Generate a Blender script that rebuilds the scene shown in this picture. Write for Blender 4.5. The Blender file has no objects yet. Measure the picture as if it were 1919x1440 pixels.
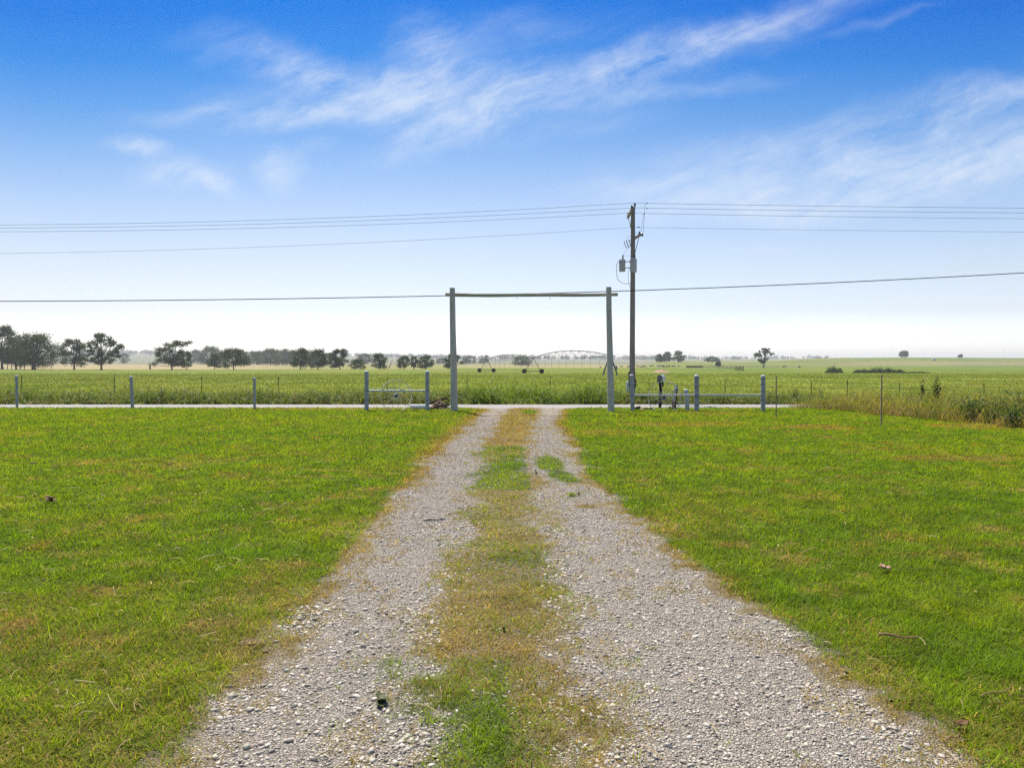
import bpy, math, random
import numpy as np
from mathutils import Vector

random.seed(7)
R = np.random.default_rng(11)
S = bpy.context.scene
COL = S.collection
F = 1380.0          # focal length in photograph pixels
EYE = 1.5
HZ = 680.0
UC = 959.5
rad = math.radians

# ------------------------------------------------------------------ maths
def sstep(a, b, x):
    t = np.clip((np.asarray(x, float) - a) / (b - a), 0, 1)
    return t * t * (3 - 2 * t)

def _hash(ix, iy, s):
    h = (ix.astype(np.int64) * 374761393 + iy.astype(np.int64) * 668265263 + s * 1442695041) & 0xffffffff
    h = ((h ^ (h >> 13)) * 1274126177) & 0xffffffff
    h = (h ^ (h >> 16)) & 0xffffffff
    return h / 4294967295.0

def vnoise(x, y, s=0):
    x = np.asarray(x, float); y = np.asarray(y, float)
    ix = np.floor(x); iy = np.floor(y)
    fx = x - ix; fy = y - iy
    fx = fx * fx * (3 - 2 * fx); fy = fy * fy * (3 - 2 * fy)
    a = _hash(ix, iy, s); b = _hash(ix + 1, iy, s); c = _hash(ix, iy + 1, s); d = _hash(ix + 1, iy + 1, s)
    return (a * (1 - fx) + b * fx) * (1 - fy) + (c * (1 - fx) + d * fx) * fy

def fbm(x, y, s=0, o=3):
    t = 0; a = .5; n = 0
    for i in range(o):
        t = t + a * vnoise(x * 2 ** i, y * 2 ** i, s + i * 17); n += a; a *= .5
    return t / n

def lay(u, v, z=0.0):
    """point of a level at height z that the photograph shows at (u, v)"""
    Y = F * (EYE - z) / (v - HZ)
    return (u - UC) * Y / F, Y

def hgt(v, Y):
    return EYE + (HZ - v) * Y / F

# ------------------------------------------------------------------ terrain
_by = np.array([-100, 24.2, 25.5, 31.3, 33, 45, 100, 150, 220, 300, 500, 800, 1200, 9000.])
_bz = np.array([0, 0, -.30, -.30, -.18, -.30, -.62, -1.0, -1.48, -1.4, -1.9, -0.9, 0, 0.])
_hu = np.array([-9000, -600, 0, 240, 300, 600, 900, 1200, 1500, 9000.])
_hv = np.array([668, 668, 667, 663, 664, 668, 673, 674, 673, 673.])
_ru = np.array([-9000, 1150, 1205, 1240, 1330, 1400, 1480, 1560, 1700, 1919, 2600, 9000.])
_rv = np.array([692, 692, 685, 678.5, 679, 679.5, 675, 671.3, 670.3, 671.5, 672, 672.])

def zt(X, Y):
    X = np.asarray(X, float); Y = np.asarray(Y, float)
    z = np.interp(Y, _by, _bz)
    Yp = np.maximum(Y, 5)
    u = UC + F * X / Yp
    # verge lies lower on the right
    z = z - .38 * sstep(8, 24, X) * sstep(31, 34, Y) * (1 - sstep(60, 120, Y))
    # low green swell behind the irrigator
    z = z + .75 * np.exp(-((Y - 285) / 50.) ** 2) * sstep(835, 900, u) * (1 - sstep(1180, 1320, u))
    far = 1.5 + (HZ - np.interp(u, _hu, _hv)) * 3600 / F
    far = far + 3.5 * (fbm(X / 300., Y / 300., 5) - .5)
    t = sstep(1200, 3600, Y)
    z = z * (1 - t) + far * t
    z = z - 14 * sstep(3900, 6000, Y)
    # the near ridge on the right
    w = sstep(1165, 1245, u)
    Yr = np.interp(u, [1150, 1350, 1600, 3000], [700, 740, 1100, 1100])
    zr = 1.5 + (HZ - np.interp(u, _ru, _rv)) * Yr / F
    rise = -1.9 + (zr + 1.9) * sstep(380, 1, (Yr - Y) / (Yr - 420) * 380)
    rise = rise + .5 * (fbm(X / 45., Y / 45., 9) - .5) * sstep(430, 560, Y)
    after = np.where(Y > Yr, np.maximum(0, (Y - Yr)) / 500.0, 0)
    ridge = np.where(Y < 420, z, np.where(Y <= Yr, np.maximum(rise, z), zr - 5 * np.clip(after, 0, 1)))
    ridge = np.where(Y > Yr, np.where(Y > Yr + 500, np.maximum(zr - 5, z), ridge), ridge)
    z = z * (1 - w) + ridge * w
    return z

def zt1(x, y):
    return float(zt(np.array([x]), np.array([y]))[0])

# ------------------------------------------------------------------ drive masks
_v = [1440, 1300, 1200, 1100, 1000, 960, 920, 890, 862, 840, 815, 797, 780, 765]
def _edge(us):
    ys, xs = [], []
    for v, u in zip(_v, us):
        x, y = lay(u, v); ys.append(y); xs.append(x)
    return np.array(ys), np.array(xs)
E = [_edge(e) for e in (
    [350, 440, 540, 610, 690, 725, 765, 790, 807, 827, 865, 882, 900, 925],
    [760, 770, 790, 830, 880, 890, 900, 900, 905, 905, 915, 932, 945, 957],
    [1105, 1098, 1072, 1056, 1016, 1012, 1010, 995, 995, 987, 996, 1001, 1006, 1012],
    [1770, 1590, 1480, 1340, 1210, 1160, 1130, 1080, 1075, 1067, 1057, 1040, 1047, 1055])]
def edges(Y):
    r = [np.interp(Y, e[0], e[1]) for e in E]
    # the tracks open out where they meet the road
    k = sstep(23.2, 25.6, Y)
    r[0] = r[0] - 1.5 * k; r[1] = r[1] + .42 * k; r[2] = r[2] - .42 * k; r[3] = r[3] + 1.3 * k
    return r

def ell(X, Y, cx, cy, rx, ry):
    return np.clip(1 - np.hypot((X - cx) / rx, (Y - cy) / ry), 0, 1)

def gravel(X, Y):
    """1 on bare gravel, 0 on turf"""
    a, b, c, d = edges(Y)
    n = (fbm(X / .42, Y / .6, 31, 4) - .5) * .62 + (vnoise(X / .07, Y / .09, 77) - .5) * .26
    d1 = np.minimum(X - a, b - X); d2 = np.minimum(X - c, d - X)
    dd = np.maximum(d1, d2)
    g = sstep(-.13, .19, dd + n * np.where(Y > 18, .6, 1))
    # turf tongues crossing the right wheel track
    for (u, v, ru, rv) in [(1030, 870, 26, 16), (1050, 893, 24, 10), (1066, 902, 18, 5), (1072, 930, 9, 4), (1100, 951, 26, 4)]:
        x, y = lay(u, v); _, y2 = lay(u, v + rv)
        g = g * (1 - sstep(.05, .5, ell(X, Y, x, y, ru * y / F * 1.3, (y - y2) * 1.4) + .25 * n))
    g = np.maximum(g, sstep(25.0, 25.5, Y) * sstep(-2.4, -1.6, X) * (1 - sstep(2.6, 3.4, X)))
    return g

def dist_track(X, Y):
    a, b, c, d = edges(Y)
    return np.minimum(np.abs(X - (a + d) / 2) - (d - a) / 2, 9)   # <0 within the drive

_dry = []
for (u, v, ru, rv, k) in [(1530, 802, 85, 5, .8), (1800, 861, 150, 7, .9), (1680, 842, 100, 4, .5), (1840, 800, 120, 6, .8), (1270, 797, 130, 5, .75),
                          (1140, 812, 70, 8, .55), (1350, 776, 90, 3, .7), (640, 768, 170, 3, .5), (300, 868, 180, 10, .35), (1600, 905, 170, 8, .25), (700, 1130, 70, 60, .4),
                          (1560, 1180, 120, 60, .3), (1300, 960, 60, 50, .3), (1800, 1385, 150, 60, .5), (1620, 1290, 110, 55, .5), (520, 1085, 60, 30, .35),
                          (1400, 1120, 60, 40, .3), (450, 1200, 80, 50, .35)]:
    x, y = lay(u, v); _, y2 = lay(u, v + rv)
    _dry.append((x, y, ru * y / F, max(.15, y - y2), k))

def dryness(X, Y):
    n1 = fbm(X / 1.7, Y / 1.3, 41, 4); n2 = fbm(X / .35, Y / .3, 43, 3)
    d = .09 * sstep(.50, .78, n1) + .20 * sstep(.5, .8, n2) + .14 * sstep(.55, .8, fbm(X / .11, Y / .12, 47, 2))
    left = (X < 0)
    d = d + np.where(left, .26 * (1 - sstep(3.6, 5.6, Y)), .04 * (1 - sstep(3.5, 5, Y)))
    for (x, y, rx, ry, k) in _dry:
        d = d + .65 * k * sstep(0, .6, ell(X, Y, x, y, rx * 1.25, ry * 1.35) + .3 * (n2 - .5))
    dt = dist_track(X, Y)
    wide = np.where(left, .12 + .6 * sstep(7, 15, Y), .16 + .2 * sstep(9, 16, Y))
    d = d + .85 * (1 - sstep(.0, 1., (dt + .25 * (n1 - .5)) / wide))
    # median strip
    inside = dt < -.45
    inside = inside & ~((X > .22) & (Y > 8.2) & (Y < 12.6))
    med = np.where(Y > 13, .95, np.where(Y > 8.6, .15, .62)) + .9 * (n2 - .5) + .5 * (n1 - .5)
    med = np.where((Y < 3.7) & (X < -.02), med - .45, med)
    for (u, v, ru, rv) in [(1030, 870, 26, 16), (1050, 893, 24, 10), (1066, 902, 18, 5), (1072, 930, 9, 4)]:
        x, y = lay(u, v); _, y2 = lay(u, v + rv); d = d * (1 - .85 * sstep(0, .3, ell(X, Y, x, y, ru * y / F * 1.5, (y - y2) * 1.6)))
    sx, sy = lay(991, 773)
    med = med - 1.2 * sstep(.1, .5, ell(X, Y, sx, sy, .38, 1.3))
    d = np.where(inside, med, d)
    return np.clip(d, 0, 1)

# ------------------------------------------------------------------ mesh helpers
def tag(o, label=None, cat=None, group=None, kind=None):
    if label: o['label'] = label
    if cat: o['category'] = cat
    if group: o['group'] = group
    if kind: o['kind'] = kind
    return o

def empty(name, loc, label, cat, group=None):
    o = bpy.data.objects.new(name, None); COL.objects.link(o)
    o.location = loc; o.empty_display_size = .3
    return tag(o, label, cat, group)

def np_mesh(name, V, Fs, mats, col=None, parent=None, origin=(0, 0, 0), smooth=False, midx=None):
    V = np.asarray(V, np.float32).reshape(-1, 3) - np.asarray(origin, np.float32)
    me = bpy.data.meshes.new(name)
    me.vertices.add(len(V)); me.vertices.foreach_set('co', V.ravel())
    idx = np.concatenate([np.asarray(f, np.int32).ravel() for f in Fs])
    tot = np.concatenate([np.full(len(f), np.asarray(f).shape[1], np.int32) for f in Fs])
    st = np.concatenate([[0], np.cumsum(tot)[:-1]]).astype(np.int32)
    me.loops.add(len(idx)); me.loops.foreach_set('vertex_index', idx)
    me.polygons.add(len(tot)); me.polygons.foreach_set('loop_start', st)
    try: me.polygons.foreach_set('loop_total', tot)
    except Exception: pass
    if smooth: me.polygons.foreach_set('use_smooth', np.ones(len(tot), bool))
    if not isinstance(mats, (list, tuple)): mats = [mats]
    for m in mats: me.materials.append(m)
    if midx is not None: me.polygons.foreach_set('material_index', np.asarray(midx, np.int32))
    if col is not None:
        ca = me.color_attributes.new('Col', 'FLOAT_COLOR', 'POINT')
        c = np.ones((len(V), 4), np.float32); c[:, :3] = col
        ca.data.foreach_set('color', c.ravel())
    me.update(calc_edges=True); me.validate()
    o = bpy.data.objects.new(name, me); COL.objects.link(o)
    if parent is not None: o.parent = parent
    else: o.location = origin
    return o

class MB:
    def __init__(s): s.v = []; s.f = []
    def add(s, vs, fs):
        n = len(s.v); s.v += [tuple(map(float, p)) for p in vs]; s.f += [tuple(n + i for i in f) for f in fs]; return s
    def box(s, c, sz, rz=0, bev=0.0, tilt=None):
        x, y, z = [q / 2 for q in sz]
        b = min(bev, x * .9, y * .9, z * .9)
        vs = []; fs = []
        if b <= 0:
            vs = [(i * x, j * y, k * z) for k in (-1, 1) for j in (-1, 1) for i in (-1, 1)]
            fs = [(0, 2, 3, 1), (4, 5, 7, 6), (0, 1, 5, 4), (2, 6, 7, 3), (0, 4, 6, 2), (1, 3, 7, 5)]
        else:
            ring = [(-x + b, -y), (x - b, -y), (x, -y + b), (x, y - b), (x - b, y), (-x + b, y), (-x, y - b), (-x, -y + b)]
            inn = [(px * (1 - b / x), py * (1 - b / y)) for px, py in ring]
            for zz, rr in ((-z, inn), (-z + b, ring), (z - b, ring), (z, inn)): vs += [(px, py, zz) for px, py in rr]
            for l in range(3):
                for i in range(8): fs.append((l * 8 + i, l * 8 + (i + 1) % 8, l * 8 + 8 + (i + 1) % 8, l * 8 + 8 + i))
            fs.append(tuple(range(7, -1, -1))); fs.append(tuple(range(24, 32)))
        cr, sr = math.cos(rz), math.sin(rz)
        out = []
        for px, py, pz in vs:
            if tilt is not None:
                q = tilt @ Vector((px, py, pz)); px, py, pz = q
            out.append((c[0] + px * cr - py * sr, c[1] + px * sr + py * cr, c[2] + pz))
        return s.add(out, fs)
    def tube(s, pts, r, n=8, cap=True):
        pts = [Vector(p) for p in pts]
        if not isinstance(r, (list, tuple)): r = [r] * len(pts)
        vs = []; fs = []
        up0 = None
        for i, p in enumerate(pts):
            d = (pts[min(i + 1, len(pts) - 1)] - pts[max(i - 1, 0)])
            d = d.normalized() if d.length > 1e-9 else Vector((0, 0, 1))
            if up0 is None:
                up0 = Vector((1, 0, 0)) if abs(d.x) < .8 else Vector((0, 1, 0))
            a = (up0 - d * up0.dot(d)).normalized(); up0 = a; b = d.cross(a)
            for k in range(n):
                t = 2 * math.pi * k / n
                vs.append(p + (a * math.cos(t) + b * math.sin(t)) * r[i])
        for i in range(len(pts) - 1):
            for k in range(n):
                fs.append((i * n + k, i * n + (k + 1) % n, (i + 1) * n + (k + 1) % n, (i + 1) * n + k))
        if cap:
            fs.append(tuple(range(n - 1, -1, -1))); L = (len(pts) - 1) * n; fs.append(tuple(range(L, L + n)))
        return s.add(vs, fs)
    def lathe(s, c, prof, n=20):
        """prof: list of (radius, height)"""
        vs = []; fs = []
        for r, h in prof:
            for k in range(n):
                t = 2 * math.pi * k / n; vs.append((c[0] + r * math.cos(t), c[1] + r * math.sin(t), c[2] + h))
        for i in range(len(prof) - 1):
            for k in range(n): fs.append((i * n + k, i * n + (k + 1) % n, (i + 1) * n + (k + 1) % n, (i + 1) * n + k))
        fs.append(tuple(range(n - 1, -1, -1))); L = (len(prof) - 1) * n; fs.append(tuple(range(L, L + n)))
        return s.add(vs, fs)
    def build(s, name, m, parent=None, origin=(0, 0, 0), smooth=True, ang=40):
        me = bpy.data.meshes.new(name)
        o0 = Vector(origin)
        me.from_pydata([tuple(Vector(v) - o0) for v in s.v], [], s.f)
        me.materials.append(m); me.update()
        o = bpy.data.objects.new(name, me); COL.objects.link(o)
        if smooth:
            me.polygons.foreach_set('use_smooth', [True] * len(me.polygons))
            try: me.set_sharp_from_angle(angle=rad(ang))
            except Exception: pass
        if parent is not None: o.parent = parent
        else: o.location = origin
        return o

# ------------------------------------------------------------------ materials
def new_mat(name):
    m = bpy.data.materials.new(name); m.use_nodes = True
    nt = m.node_tree; nt.nodes.clear()
    out = nt.nodes.new('ShaderNodeOutputMaterial')
    return m, nt, out
def N(nt, t, **kw):
    n = nt.nodes.new(t)
    for k, v in kw.items():
        if k == 'inp':
            for a, b in v.items(): n.inputs[a].default_value = b
        else: setattr(n, k, v)
    return n
def mixc(nt, fac, a, b, bt='MIX'):
    n = nt.nodes.new('ShaderNodeMix'); n.data_type = 'RGBA'; n.blend_type = bt; n.clamp_factor = True
    for s, val in ((n.inputs[0], fac), (n.inputs[6], a), (n.inputs[7], b)):
        if hasattr(val, 'is_linked'): nt.links.new(val, s)
        elif isinstance(val, (int, float)): s.default_value = val
        else: s.default_value = (*val[:3], 1)
    return n.outputs[2]
def math_(nt, op, a, b=0.0, c=None, clamp=False):
    n = nt.nodes.new('ShaderNodeMath'); n.operation = op; n.use_clamp = clamp
    for i, val in enumerate((a, b, c)):
        if val is None: continue
        if hasattr(val, 'is_linked'): nt.links.new(val, n.inputs[i])
        else: n.inputs[i].default_value = val
    return n.outputs[0]
def noise(nt, vec, scale, detail=4, rough=.55, dist=0):
    n = N(nt, 'ShaderNodeTexNoise', inp={'Scale': scale, 'Detail': detail, 'Roughness': rough, 'Distortion': dist})
    if vec is not None: nt.links.new(vec, n.inputs['Vector'])
    return n.outputs[0]
def ramp(nt, fac, stops):
    n = nt.nodes.new('ShaderNodeValToRGB')
    while len(n.color_ramp.elements) > 1: n.color_ramp.elements.remove(n.color_ramp.elements[-1])
    for i, (p, c) in enumerate(stops):
        e = n.color_ramp.elements[0] if i == 0 else n.color_ramp.elements.new(p)
        e.position = p; e.color = (*c, 1) if len(c) == 3 else c
    nt.links.new(fac, n.inputs[0]); return n.outputs[0]

def surf(name, a, b=None, scale=20, rough=.7, bump=.2, metal=0, stretch=(1, 1, 1), dirt=None, dirt_amt=.4, spec=.3):
    m, nt, out = new_mat(name)
    p = N(nt, 'ShaderNodeBsdfPrincipled', inp={'Roughness': rough, 'Metallic': metal})
    p.inputs['Specular IOR Level'].default_value = spec
    tc = N(nt, 'ShaderNodeTexCoord'); mp = N(nt, 'ShaderNodeMapping'); mp.inputs['Scale'].default_value = stretch
    nt.links.new(tc.outputs['Object'], mp.inputs[0])
    n1 = noise(nt, mp.outputs[0], scale, 5); n2 = noise(nt, mp.outputs[0], scale * .23, 3)
    if b is None: b = tuple(x * .75 for x in a)
    c = mixc(nt, math_(nt, 'MULTIPLY_ADD', n1, 2.2, -.6, True), a, b)
    if dirt: c = mixc(nt, math_(nt, 'MULTIPLY', math_(nt, 'MULTIPLY_ADD', n2, 4, -1.9, True), dirt_amt), c, dirt)
    nt.links.new(c, p.inputs['Base Color'])
    if bump:
        bp = N(nt, 'ShaderNodeBump', inp={'Strength': bump, 'Distance': .01}); nt.links.new(n1, bp.inputs['Height']); nt.links.new(bp.outputs[0], p.inputs['Normal'])
    nt.links.new(p.outputs[0], out.inputs[0]); return m

def leafy(name, trans=.4, gain=1.0, gloss=.04, rough=.45):
    """foliage whose own colour comes from the mesh; light passes through the blade"""
    m, nt, out = new_mat(name)
    at = N(nt, 'ShaderNodeAttribute', attribute_name='Col')
    d = N(nt, 'ShaderNodeBsdfDiffuse'); t = N(nt, 'ShaderNodeBsdfTranslucent'); g = N(nt, 'ShaderNodeBsdfGlossy', inp={'Roughness': rough})
    nt.links.new(at.outputs['Color'], d.inputs[0])
    c2 = mixc(nt, 1.0, at.outputs['Color'], (1.15 * gain, 1.1 * gain, .75 * gain), 'MULTIPLY'); nt.links.new(c2, t.inputs[0])
    mx = N(nt, 'ShaderNodeMixShader'); mx.inputs[0].default_value = trans
    nt.links.new(d.outputs[0], mx.inputs[1]); nt.links.new(t.outputs[0], mx.inputs[2])
    m2 = N(nt, 'ShaderNodeMixShader'); m2.inputs[0].default_value = gloss
    nt.links.new(mx.outputs[0], m2.inputs[1]); nt.links.new(g.outputs[0], m2.inputs[2])
    nt.links.new(m2.outputs[0], out.inputs[0]); return m

M = {}
M['blade'] = leafy('grass_blade', .5, 1.2, .012, .6)
M['leaf'] = leafy('tree_leaf', .3, 1.0, .012)
M['weed'] = leafy('weed_leaf', .42, 1.0, .018, .5)
M['bark'] = surf('bark', (.10, .08, .06), (.05, .04, .032), 12, .9, .6, stretch=(1, 1, .2))
M['postpaint'] = surf('weathered_white_paint', (.57, .54, .475), (.45, .43, .38), 9, .65, .35, stretch=(3, 3, .35), dirt=(.28, .26, .22), dirt_amt=.5)
M['beampaint'] = surf('weathered_beam', (.46, .43, .34), (.33, .31, .25), 9, .8, .5, stretch=(.4, 3, 3), dirt=(.24, .21, .16), dirt_amt=.5)
M['pole'] = surf('weathered_pole_wood', (.32, .285, .245), (.17, .148, .125), 10, .9, .7, stretch=(3, 3, .15), dirt=(.07, .055, .045), dirt_amt=.5)
M['pipe'] = surf('painted_steel_pipe', (.40, .41, .44), (.31, .325, .35), 22, .5, .15, dirt=(.25, .24, .22), dirt_amt=.35)
M['pipelit'] = surf('sunlit_pipe_paint', (.62, .64, .66), (.5, .52, .54), 20, .5, .1)  # paler pipe paint: sunlight on caps and rails put into the colour
M['rust'] = surf('wire_band', (.07, .065, .07), (.04, .035, .035), 40, .6, .1)
M['wheelpaint'] = surf('white_wheel_paint', (.80, .79, .70), (.55, .53, .46), 24, .55, .15)
M['hub'] = surf('wheel_hub_metal', (.32, .33, .34), (.18, .18, .19), 40, .5, .2)
M['xfmr'] = surf('transformer_paint', (.42, .45, .45), (.36, .39, .39), 8, .45, .05)
M['porcelain'] = surf('brown_porcelain', (.06, .04, .035), (.04, .03, .03), 10, .25, 0)
M['steel'] = surf('galvanised_steel', (.30, .31, .32), (.22, .23, .24), 30, .5, .05, metal=.5)
M['wire'] = surf('aluminium_wire', (.33, .36, .40), (.30, .33, .37), 3, .5, 0, metal=.2)
M['cable'] = surf('black_cable', (.05, .048, .045), (.04, .04, .04), 3, .6, 0)
M['cablegrey'] = surf('grey_cable', (.30, .32, .34), (.25, .27, .29), 3, .6, 0)
M['tpost'] = surf('dark_steel_post', (.03, .027, .02), (.05, .036, .026), 30, .7, .1)
M['nearpost'] = surf('rusty_grey_post', (.40, .32, .24), (.24, .17, .12), 30, .8, .1)
M['barb'] = surf('barbed_wire_metal', (.14, .13, .12), (.10, .085, .07), 20, .6, 0, metal=.3)
M['meter'] = surf('meter_box_paint', (.42, .50, .50), (.36, .43, .44), 10, .5, .05)
M['mailbox'] = surf('mailbox_aluminium', (.55, .56, .57), (.47, .48, .5), 14, .35, .05, metal=.35)
M['mailend'] = surf('mailbox_end_plate', (.20, .205, .21), (.16, .165, .17), 14, .5, .05)
M['mpost'] = surf('black_mailbox_post', (.022, .02, .02), (.035, .03, .028), 20, .75, .3, stretch=(2, 2, .3))
M['plank'] = surf('pale_plank', (.60, .58, .58), (.44, .40, .40), 14, .8, .3, stretch=(2, 2, .3), dirt=(.25, .09, .08), dirt_amt=.6)
M['redplank'] = surf('faded_red_plank', (.36, .15, .14), (.46, .34, .33), 12, .8, .3, stretch=(2, 2, .5))
M['darkplank'] = surf('dark_plank', (.05, .025, .028), (.03, .02, .02), 14, .85, .3, stretch=(2, 2, .3))
M['culvert'] = surf('white_corrugated_plastic', (.86, .86, .85), (.76, .76, .75), 14, .5, .05)
M['rot'] = surf('rotting_timber', (.085, .055, .038), (.03, .022, .018), 12, .95, .8, stretch=(.4, 2, 2))
M['soil'] = surf('dark_soil', (.27, .19, .13), (.11, .075, .05), 9, .95, .9)
M['irr'] = surf('galvanised_irrigator', (.13, .14, .15), (.10, .105, .11), 6, .6, 0)
M['tyre'] = surf('tyre_rubber', (.02, .02, .022), (.03, .03, .03), 10, .85, .1)
M['bluebox'] = surf('blue_cabinet_paint', (.05, .17, .30), (.04, .14, .25), 6, .5, 0)
M['cow'] = surf('black_hide', (.014, .013, .013), (.024, .02, .018), 5, .8, .1)
M['bin'] = surf('feed_bin_steel', (.07, .10, .14), (.05, .075, .10), 4, .5, 0)
M['wind'] = surf('windbreak_steel', (.02, .023, .03), (.03, .034, .04), 3, .7, 0)
M['pen'] = surf('pen_timber', (.09, .075, .06), (.05, .045, .04), 6, .9, 0)
M['white'] = surf('white_trailer_paint', (.75, .75, .74), (.66, .66, .65), 3, .4, 0)
M['twig'] = surf('twig_bark', (.34, .19, .10), (.19, .11, .065), 30, .9, .3)
M['deadleaf'] = surf('dead_leaf', (.16, .075, .035), (.09, .04, .02), 25, .7, .3)
M['oldleaf'] = surf('dark_green_leaf', (.05, .065, .02), (.085, .095, .03), 25, .6, .3)
M['dirtmound'] = surf('pink_clay', (.44, .27, .21), (.30, .20, .15), 3, .95, .3)

# ------------------------------------------------------------------ camera, sun, sky
cam = bpy.data.cameras.new('camera'); co = bpy.data.objects.new('camera', cam); COL.objects.link(co)
co.location = (0, 0, EYE); co.rotation_euler = (rad(90), 0, 0)
cam.sensor_width = 36; cam.lens = 36 * F / 1919; cam.shift_y = -40 / 1919; cam.clip_start = .1; cam.clip_end = 20000
S.camera = co
SUN_EL, SUN_AZ = 56.5, -25.0
sv = Vector((math.sin(rad(SUN_AZ)) * math.cos(rad(SUN_EL)), math.cos(rad(SUN_AZ)) * math.cos(rad(SUN_EL)), math.sin(rad(SUN_EL))))
sl = bpy.data.lights.new('sun', 'SUN'); sl.energy = 4.9; sl.angle = rad(.5); sl.color = (1, .94, .84)
so = bpy.data.objects.new('sun', sl); COL.objects.link(so); so.rotation_euler = sv.to_track_quat('Z', 'Y').to_euler(); so.location = (0, 0, 80)

W = bpy.data.worlds.new('World'); S.world = W; W.use_nodes = True
nt = W.node_tree; nt.nodes.clear()
wo = N(nt, 'ShaderNodeOutputWorld'); bg = N(nt, 'ShaderNodeBackground', inp={'Strength': .1})
sky = N(nt, 'ShaderNodeTexSky', sky_type='NISHITA', sun_disc=False, sun_elevation=rad(SUN_EL), sun_rotation=rad(SUN_AZ))
sky.air_density = 1.0; sky.dust_density = .8; sky.ozone_density = 2.0
tc = N(nt, 'ShaderNodeTexCoord'); sep = N(nt, 'ShaderNodeSeparateXYZ'); nt.links.new(tc.outputs['Generated'], sep.inputs[0])
# sky tint: deep blue high in view, milky towards the horizon (by elevation)
SKY_STOPS = [(0.0, (1.65, 1.65, 1.85)), (0.023, (1.45, 1.45, 1.72)), (0.072, (0.98, 0.92, 1.03)), (0.132, (0.97, 0.875, 0.89)), (0.202, (0.84, 0.83, 0.88)),
    (0.267, (0.56, 0.715, 0.87)), (0.334, (0.26, 0.56, 0.85)), (0.389, (0.07, 0.43, 0.85)), (0.444, (0.002, 0.33, 0.83)), (0.52, (0.002, 0.31, 0.84)), (0.68, (0.45, 0.6, 0.78)), (1, (1.8, 1.55, 1.15))]  # zenith above the view whitened to make the skylight less blue
zel = math_(nt, 'MAXIMUM', sep.outputs['Z'], 0.0)
# ... and a little deeper away from the sun's side of the sky
hor = N(nt, 'ShaderNodeVectorMath', operation='NORMALIZE'); hz_ = N(nt, 'ShaderNodeCombineXYZ'); nt.links.new(sep.outputs['X'], hz_.inputs[0]); nt.links.new(sep.outputs['Y'], hz_.inputs[1]); nt.links.new(hz_.outputs[0], hor.inputs[0])
hs = N(nt, 'ShaderNodeSeparateXYZ'); nt.links.new(hor.outputs[0], hs.inputs[0])
azf = math_(nt, 'MULTIPLY', math_(nt, 'MINIMUM', math_(nt, 'SUBTRACT', 1.0, hs.outputs['Y']), .16), 1.16)
grade = ramp(nt, math_(nt, 'MULTIPLY', zel, math_(nt, 'ADD', azf, 1.0)), SKY_STOPS)
skc = mixc(nt, 1.0, sky.outputs[0], grade, 'MULTIPLY')
right_gain = math_(nt, 'MULTIPLY_ADD', math_(nt, 'MINIMUM', math_(nt, 'MAXIMUM', math_(nt, 'ADD', hs.outputs['X'], .5), 0.0), 1.1), .20, 1.0)  # added sky gain towards the right, evening out the sky texture
vs_ = N(nt, 'ShaderNodeVectorMath', operation='SCALE'); nt.links.new(skc, vs_.inputs[0]); nt.links.new(right_gain, vs_.inputs['Scale']); skc = vs_.outputs[0]
# high cirrus, placed by direction
ysafe = math_(nt, 'MAXIMUM', sep.outputs['Y'], .05)
px = math_(nt, 'DIVIDE', sep.outputs['X'], ysafe); pz = math_(nt, 'DIVIDE', sep.outputs['Z'], ysafe)
cmb = N(nt, 'ShaderNodeCombineXYZ'); nt.links.new(px, cmb.inputs[0]); nt.links.new(pz, cmb.inputs[1])
P = cmb.outputs[0]
wn = N(nt, 'ShaderNodeTexNoise', inp={'Scale': 5.0, 'Detail': 5.0, 'Roughness': .55}); nt.links.new(P, wn.inputs['Vector'])
wv = N(nt, 'ShaderNodeVectorMath', operation='SUBTRACT'); nt.links.new(wn.outputs['Color'], wv.inputs[0]); wv.inputs[1].default_value = (.5, .5, .5)
ws = N(nt, 'ShaderNodeVectorMath', operation='MULTIPLY'); nt.links.new(wv.outputs[0], ws.inputs[0]); ws.inputs[1].default_value = (.15, .10, 0)
wp = N(nt, 'ShaderNodeVectorMath', operation='ADD'); nt.links.new(P, wp.inputs[0]); nt.links.new(ws.outputs[0], wp.inputs[1])
PW = wp.outputs[0]
CLOUDS = [  # u, v, half length, half height, tilt (deg, + rises to the right), strength
    (800, 165, 420, 85, 4, .75), (1180, 120, 420, 62, 16, .85), (1400, 40, 330, 45, 14, .65), (540, 115, 230, 60, -14, .9), (790, 95, 100, 70, -55, .7), (680, 190, 330, 70, 4, .6),
    (850, 240, 240, 46, 22, .95), (480, 230, 270, 34, 2, .75), (750, 270, 75, 34, 45, .6), (1260, 165, 260, 24, 8, .55), (1640, 45, 150, 16, 9, .3),
    (1050, 235, 260, 30, 10, .3), (960, 60, 300, 45, 8, .3),
    (275, 286, 75, 24, -2, 1.25), (330, 338, 120, 40, 4, 1.15), (410, 352, 55, 24, -20, .9), (520, 325, 48, 55, 40, .95), (570, 290, 50, 20, 30, .3),
    (1850, 185, 240, 46, 4, .85), (1620, 265, 580, 64, 7, .9), (1650, 345, 580, 66, 5, 1.25), (1180, 352, 190, 32, 4, .85), (1850, 300, 320, 60, 6, .85), (1450, 395, 540, 40, 2, .7),
    (60, 470, 110, 40, 0, .25), (760, 470, 160, 22, 4, .3), (1420, 470, 110, 14, 3, .35), (1290, 598, 60, 26, 2, .7), (1450, 620, 80, 24, 4, .6), (700, 640, 240, 26, 0, .3)]
tot = None
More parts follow.
